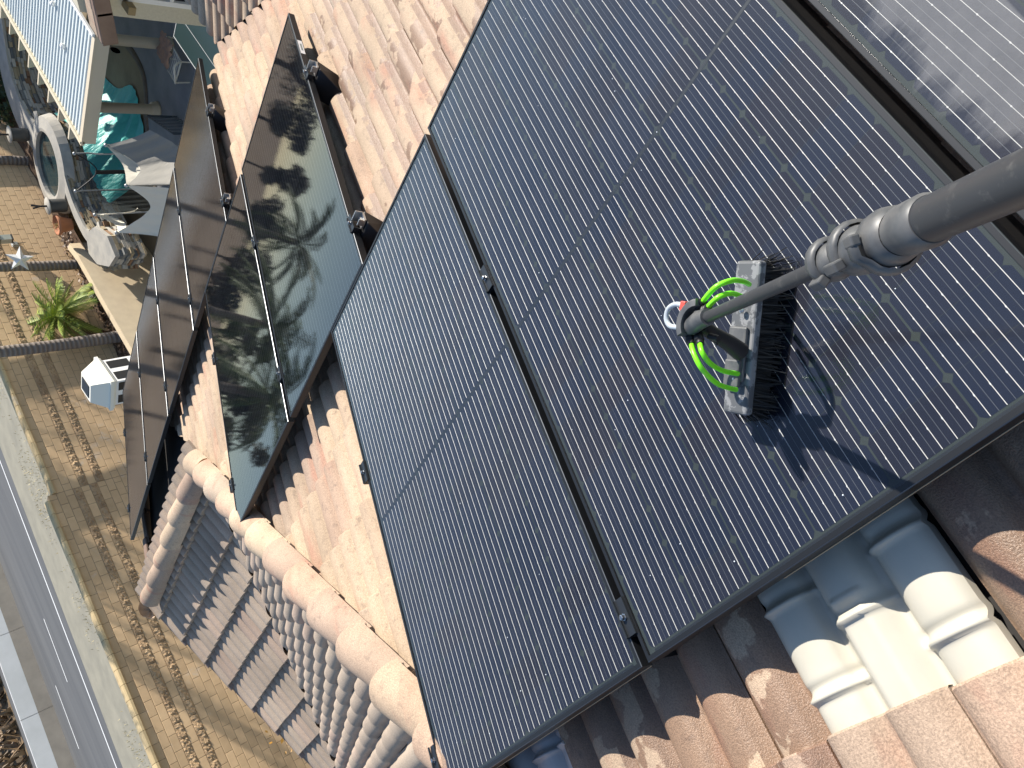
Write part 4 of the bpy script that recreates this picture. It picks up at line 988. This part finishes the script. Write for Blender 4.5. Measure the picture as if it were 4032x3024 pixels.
# collapsed screen gazebo
gz=thing('torn_gazebo','collapsed garden gazebo with sagging grey and cream cloth','gazebo',TR(0,0,0))
tops={'a':(18.15,14.93,-6.5),'b':(18.51,13.92,-6.5),'c':(15.45,12.38,-6.5),'d':(16.82,12.26,-6.5),'e':(16.83,14.6,-6.5),'f':(15.52,14.02,-6.5)}
for kx,pz in tops.items():
    mb=MB(); x,y,z_=pz; bend=Vector((.06,.03,0)) if kx in 'bd' else Vector((0,0,0)); mb.tube([Vector(pz),Vector((x,y,z_-.35))+bend,Vector((x,y,z_-.6))-bend,Vector((x,y,ZD+.02))],.022,8); mb.lathe([(0,-.01),(.045,0),(.05,.03),(.03,.06),(0,.065)],TR(*pz),10); mb.obj('pole',M_POLEG,gz)
def drape(name,top,bot,m,n=14,k=12,sag=.2,wr=.03,seed=1):
    rr=random.Random(seed); T_,B_=smooth(top,n),smooth(bot,n); L_=min(len(T_),len(B_)); rows=[]
    for i in range(L_):
        row=[]
        for j in range(k+1):
            f=j/k; p=T_[i].lerp(B_[i],f); p=p+Vector((0,0,-sag*math.sin(math.pi*f)*.5))+Vector((wr,wr*.6,0))*math.sin(i*1.35+seed)*(.3+f)
            row.append(p)
        rows.append(row)
    b=MB(); b.sheet(rows); return b.obj(name,m,gz)
A_=lambda kx,dz=0,dx=0,dy=0: Vector(tops[kx])+Vector((dx,dy,dz))
drape('canopy',[A_('d'),(16.1,12.35,-7.05),A_('c')],[(16.6,11.6,-7.4),(15.7,11.6,-7.9),(14.9,11.9,-7.3)],M_CANOPY,seed=1,sag=.25)
drape('canopy',[A_('c'),(15.3,13.0,-7.1),A_('f')],[(14.8,11.95,-7.4),(14.6,12.8,-7.8),(14.9,13.7,-7.4)],M_CANOPYW,seed=4,sag=.3)
drape('canopy',[A_('d',.02),(16.35,12.5,-6.75),A_('c',.02)],[(16.75,12.32,-6.62),(16.1,12.40,-7.12),(15.5,12.42,-6.62)],M_CANOPYW,seed=3,k=5,wr=.01)
drape('canopy',[A_('e'),(16.2,14.0,-6.75),(15.75,13.55,-6.7)],[(16.75,14.5,-6.7),(16.1,13.9,-7.05),(15.7,13.35,-7.0)],M_CANOPYW,seed=6,k=6,wr=.01)
drape('canopy',[A_('e'),(16.3,14.5,-6.8),A_('f')],[(16.8,14.55,-6.66),(16.3,14.4,-7.0),(15.5,13.9,-6.7)],M_CANOPYW,seed=8,k=5,wr=.01)
drape('net_curtain',[A_('b'),(18.6,14.4,-6.95),A_('a')],[A_('b',-1.9),(18.6,14.4,-8.5),A_('a',-1.9)],M_NET,seed=2,wr=.05)
drape('net_curtain',[A_('a'),(17.5,14.9,-6.9),A_('e')],[A_('a',-1.9),(17.5,14.8,-8.5),A_('e',-1.9)],M_NET,seed=5,wr=.05)
mb=MB(); mb.tube(smooth([A_('b'),(18.35,14.2,-6.95),(18.3,14.5,-7.0),A_('a')],8),.016,6); mb.box((18.3,14.4,-7.6),(.06,.10,1.2)); mb.obj('black_edging',M_BLACK,gz)
# white chimney between the panels and the block wall
cn=thing('white_chimney','white chimney with dark slots and square flue in front of the block wall','chimney',frame((10.05,12.85,-4.05),Vector((math.cos(.25),math.sin(.25),0)),Vector((-math.sin(.25),math.cos(.25),0)),Vector((0,0,1))))
mb=MB(); mb.box((0,0,-2.4),(.74,.62,4.7+.0)); 
ob=mb.obj('shaft',M_WHITE,cn)
mb=MB()
def fr_(z0,a0,b0,z1,a1,b1):
    mb.add([(-a0,-b0,z0),(a0,-b0,z0),(a0,b0,z0),(-a0,b0,z0),(-a1,-b1,z1),(a1,-b1,z1),(a1,b1,z1),(-a1,b1,z1)],[(0,1,5,4),(1,2,6,5),(2,3,7,6),(3,0,4,7),(4,5,6,7)])
fr_(-.06,.41,.35,.0,.42,.36); fr_(-.02,.44,.38,.05,.44,.38); fr_(.05,.40,.34,.36,.24,.22); mb.obj('hood',mat('chimney_stucco',(.78,.76,.66),.7),cn)
fm_=MB(); fm_.box((0,0,.365),(.34,.30,.02)); fm_.obj('flue',M_BLACK,cn)
for zc in (0,):
    for yy in (-.165,.165):
        b=MB(); b.box((-.372,yy,-.34),(.01,.2,.42)); b.obj('slot',M_BLACK,cn)
        b=MB(); b.box((yy*1.15,-.312,-.34),(.24,.01,.42)); b.obj('slot',M_BLACK,cn)
mb=MB(); mb.box((.58,.1,-.9),(.42,.10,1.2)); mb.obj('side_panel',M_BEIGE,cn)
# ------------------------------------------------------------------ palms, trees and small plants
def frond(b,base,az,el,ln,droop,nleaf,lw,ll,seed,twist=0):
    rr=random.Random(seed); pts=[]; p=Vector(base); e=el
    n=14
    for i in range(n+1):
        pts.append(p.copy()); e-=droop/n; p=p+Vector((math.cos(az)*math.cos(e),math.sin(az)*math.cos(e),math.sin(e)))*(ln/n)
    b.tube(pts,[.018*(1-i/n*.8)*ln/2 for i in range(n+1)],4,0,False)
    for i in range(nleaf):
        f=.12+.88*i/nleaf; k=min(n-1,int(f*n)); q=pts[k].lerp(pts[k+1],f*n-k); t_=(pts[k+1]-pts[k]).normalized()
        sd=t_.cross(Vector((0,0,1))).normalized(); upv=sd.cross(t_)
        for s_ in (-1,1):
            l_=ll*math.sin(math.pi*(.12+.83*f))**.7*rr.uniform(.8,1.1); d=(sd*s_+t_*.75-Vector((0,0,rr.uniform(.2,.55)))).normalized(); ww=t_*lw*.5
            b.add([q-ww,q+ww,q+d*l_*.6+ww*.7-Vector((0,0,.02)),q+d*l_-Vector((0,0,l_*.12))],[(0,1,2,3)])
def palm(label,base,path,r0,r1,nf,fl,seed,name='palm_tree',mat_t=None,mat_f=None,nleaf=34,lw=.035,ll=.5,group=None,el=(-.5,1.35),droop=(.9,1.8)):
    t=thing(name,label,'palm',TR(*base),group); base=Vector(base)
    pts=smooth([Vector(p)-base for p in path],6); n=len(pts); mb=MB(); rr=random.Random(seed)
    mb.tube(pts,[ (r0+(r1-r0)*i/(n-1))*(1+.06*(i%2)) for i in range(n)],12); mb.obj('trunk',mat_t or M_TRUNK,t)
    b=MB(); top=pts[-1]
    for i in range(nf): frond(b,top+Vector((0,0,rr.uniform(-.15,.1))),i*2.399+rr.uniform(-.2,.2),rr.uniform(*el),fl*rr.uniform(.8,1.1),rr.uniform(*droop),nleaf,lw,ll,seed*100+i)
    b.obj('crown',mat_f or M_FROND,t); return t
palm('tall grey palm trunk beside the white chimney and small bright palm',(15.11,17.82,-7.05),[(15.11,17.82,-7.05),(15.12,17.80,-5.5),(15.18,17.77,-3.84),(15.3,17.7,-1.2),(15.4,17.6,.9)],.17,.13,30,2.5,3,group=None)
palm('tall dark palm trunk with a white star hung on it',(18.12,17.85,-7.05),[(18.12,17.85,-7.05),(18.16,17.8,-5.8),(18.22,17.75,-4.74),(18.3,17.7,-1.5),(18.4,17.7,.35)],.15,.12,30,2.6,4)
palm('tall palm trunk behind the round pond, upper left edge of the picture',(23.04,18.0,-7.05),[(23.04,18.0,-7.05),(23.06,17.95,-6.3),(23.1,17.9,-3),(23.2,17.8,.6)],.16,.12,28,2.6,5)
palm('small palm with bright yellow-green feathery crown and shaggy brown trunk',(15.61,18.55,-7.05),[(15.61,18.55,-7.05),(15.85,18.42,-6.6),(16.2,18.25,-6.15),(16.5,18.1,-5.8)],.15,.12,44,1.30,9,'small_palm',M_SHAG,M_FRONDY,40,.024,.30,None,(-.5,1.3),(.5,1.4))
b=MB(); t=thing('strap_leaf_plant','dark strap-leaved plant in the bed near the small palm','plant',TR(16.9,17.75,-7.0))
rr=random.Random(6)
for i in range(26):
    az=rr.uniform(0,6.28); e=rr.uniform(.3,1.3); ln=rr.uniform(.35,.6); d=Vector((math.cos(az)*math.cos(e),math.sin(az)*math.cos(e),math.sin(e))); sd=Vector((-math.sin(az),math.cos(az),0))*.03; o_=Vector((rr.uniform(-.15,.15),rr.uniform(-.1,.1),0)); p1=o_+d*ln*.6; p2=o_+d*ln-Vector((0,0,.1))
    b.add([o_-sd*.4,o_+sd*.4,p1+sd,p1-sd,p2],[(0,1,2,3),(3,2,4)])
b.obj('leaves',M_DKLEAF,t)
def bush(name,label,cat,c,r,n,m,seed,ls=.06):
    rr=random.Random(seed); b=MB()
    for i in range(n):
        d=Vector((rr.gauss(0,1),rr.gauss(0,1),rr.gauss(0,1))).normalized()*(rr.random()**.4); p=Vector((d.x*r[0],d.y*r[1],abs(d.z)*r[2]))
        u_=Vector((rr.uniform(-1,1),rr.uniform(-1,1),rr.uniform(-1,1))).normalized(); v_=u_.orthogonal().normalized(); s_=ls*rr.uniform(.6,1.3)
        b.add([p,p+(u_+v_*.5)*s_,p+u_*s_*2,p+(u_-v_*.5)*s_],[(0,1,2,3)])
    return b.obj(name,m,None,TR(*c),label=label,category=cat)
bush('orange_shrub','orange-leaved shrub showing beyond the gable edge at the bottom left','shrub',(2.55,15.6,-7.9),(1.1,.6,3.2),900,M_ORANGE,12,.06)
bush('dark_shrub','dense dark shrub in the shade behind the pond at the upper left corner','shrub',(25.6,17.2,-7.2),(1.6,.8,1.2),1400,M_DKLEAF,13,.09)
# stars
def star(c,r,face,label):
    t=thing('star_ornament',label,'star',frame(c,face.cross(Vector((0,0,1))).normalized(),face.cross(Vector((0,0,1))).normalized().cross(face)*-1,face),None)
    b=MB(); vs=[(0,0,.35*r),(0,0,-.1*r)]
    for k in range(10):
        a=math.pi/2+.15+k*math.pi/5; q=r if k%2==0 else r*.42; vs.append((q*math.cos(a),q*math.sin(a),0))
    b.add(vs,[(0,2+k,2+(k+1)%10) for k in range(10)]+[(1,2+(k+1)%10,2+k) for k in range(10)]); b.obj('star',M_WHITE,t)
fc=(CAM-Vector((18.25,17.5,-5.24))); fc.z*=.35; fc.normalize()
star((18.22,17.5,-5.24),.38,fc,'white five-pointed metal star hung on the tall palm trunk')
# dead leaves, tiny plants in the bed
mb=MB(); rr=random.Random(15)
for i in range(700):
    p=Vector((rr.uniform(12.5,20),17.35+rr.random()*1.0,-6.92+rr.random()*.1)); u_=Vector((rr.uniform(-1,1),rr.uniform(-1,1),rr.uniform(-.3,.6))).normalized(); v_=u_.orthogonal(); s_=rr.uniform(.03,.09); mb.add([p,p+u_*s_+v_*s_*.4,p+u_*s_*1.6,p+u_*s_-v_*s_*.4],[(0,1,2,3)])
mb.obj('leaf_litter',leaf('dry_leaf_litter',(.22,.13,.07),(.08,.05,.03)),kind='stuff',label='dry leaf litter on the palm bed',category='leaf litter')
# dry grass along the outer foot of the wall and on the verge
mb=MB(); rr=random.Random(16)
for i in range(4200):
    s_=rr.uniform(-6,26); lat=-4.0-rr.random()**1.2*7
    if math.sin(s_*.9)+math.sin(s_*.37+2)+rr.uniform(-1.2,1.2)<.2: continue
    p=rp(s_,lat,ZR); h=rr.uniform(.04,.15); a=rr.uniform(0,6.28); d=Vector((math.cos(a)*.6,math.sin(a)*.6,1))*h; sd=Vector((-math.sin(a),math.cos(a),0))*.016; mb.add([p-sd,p+sd,p+d],[(0,1,2)])
mb.obj('verge_grass',M_GRASS,kind='stuff',label='patchy dry grass on the freeway verge behind the block wall',category='grass')
mb=MB()
for i in range(5000):
    s_=rr.uniform(-20,40); lat=24.8+rr.random()**1.3*16; p=rp(s_,lat,-8.0+.9*min((lat-24.6)/3,1)+8*(1-math.exp(-(lat-24.6)/160))-.1); h=rr.uniform(.4,1.3); a=rr.uniform(0,6.28); d=Vector((math.cos(a)*.7,math.sin(a)*.7,1))*h; sd=Vector((-math.sin(a),math.cos(a),0))*.25; mb.add([p-sd,p+sd,p+d],[(0,1,2)])
mb.obj('hillside_brush',leaf('brush_stalks',(.30,.20,.11),(.12,.085,.05)),kind='stuff',label='dry brown brush on the bank beyond the freeway',category='brush')
# broad trees past the freeway: they stand out of frame and show mirrored in the panels
def tree(label,base,h,r,n,seed,m=M_LEAF,ls=.22):
    t=thing('broad_tree',label,'tree',TR(*base),'trees mirrored in the panels'); rr=random.Random(seed); mb=MB()
    mb.tube([(0,0,-.2),(.1,0,h*.3),(.0,.1,h*.6)],[r*.09,r*.07,r*.04],8)
    cl=[]
    for i in range(9):
        a=rr.uniform(0,6.28); q=Vector((math.cos(a)*r*rr.uniform(.3,.7),math.sin(a)*r*rr.uniform(.3,.7),h*rr.uniform(.5,.9))); mb.tube([(0,.05,h*.42),q*.6+Vector((0,0,h*.2)),q],[r*.045,r*.03,r*.012],5); cl.append((q,r*rr.uniform(.32,.5)))
    mb.obj('trunk',M_BARK,t); b=MB()
    for q,cr in cl:
        for i in range(n//9):
            d=Vector((rr.gauss(0,1),rr.gauss(0,1),rr.gauss(0,.8))).normalized()*cr*rr.random()**.35; p=q+d; u_=Vector((rr.uniform(-1,1),rr.uniform(-1,1),rr.uniform(-1,1))).normalized(); v_=u_.orthogonal().normalized(); s_=ls*rr.uniform(.6,1.3)
            b.add([p,p+(u_+v_*.6)*s_,p+u_*s_*2,p+(u_-v_*.6)*s_],[(0,1,2,3)])
    b.obj('crown',m,t)
# azimuth (deg from +X), top elevation, half width (deg)
TL=(('wide low tree past the pool, mirrored at the tip of the middle row',28,1.0,3.2),('second low tree past the pool, mirrored beside the bare tiles',31.8,1.1,1.8),('narrow tall tree mirrored beside the bare tiles',34.9,2.4,1.1),('round tree mirrored just left of the middle-row seam',38.2,1.6,1.7),('round tree mirrored along the middle-row seam',41.6,1.6,1.4),('slim tall tree mirrored below the middle-row seam',46.5,3.7,1.1),('large round tree mirrored at the outer edge of the middle row',50.6,4.6,1.6),('tallest tree mirrored near the pointed corner of the middle row',53.4,5.5,1.7),('low dark tree mirrored low in the middle row',49.0,1.0,2.6),('low dark tree mirrored by the middle-row upper edge',43.0,.5,2.6))
for q,(l,az,top,hw) in enumerate(TL):
    dx,dy=math.cos(rad(az)),math.sin(rad(az)); den=RN.x*dx+RN.y*dy; ds=(RC+30-(RN.x*CAM.x+RN.y*CAM.y))/den; ds=max(ds,78)
    x,y=CAM.x+ds*dx,CAM.y+ds*dy; zt_=CAM.z+ds*math.tan(rad(top)); zb=-7.6
    tree(l,(x,y,zb),(zt_-zb)*.96,ds*math.tan(rad(hw)),3000,31+q,M_LEAF,.30)
tree('unseen broad tree added behind the pool corner to shade the stone wall',(38,13.5,ZD),10.0,4.5,4200,42)  # out-of-frame yard tree added to throw dappled shade on the stones
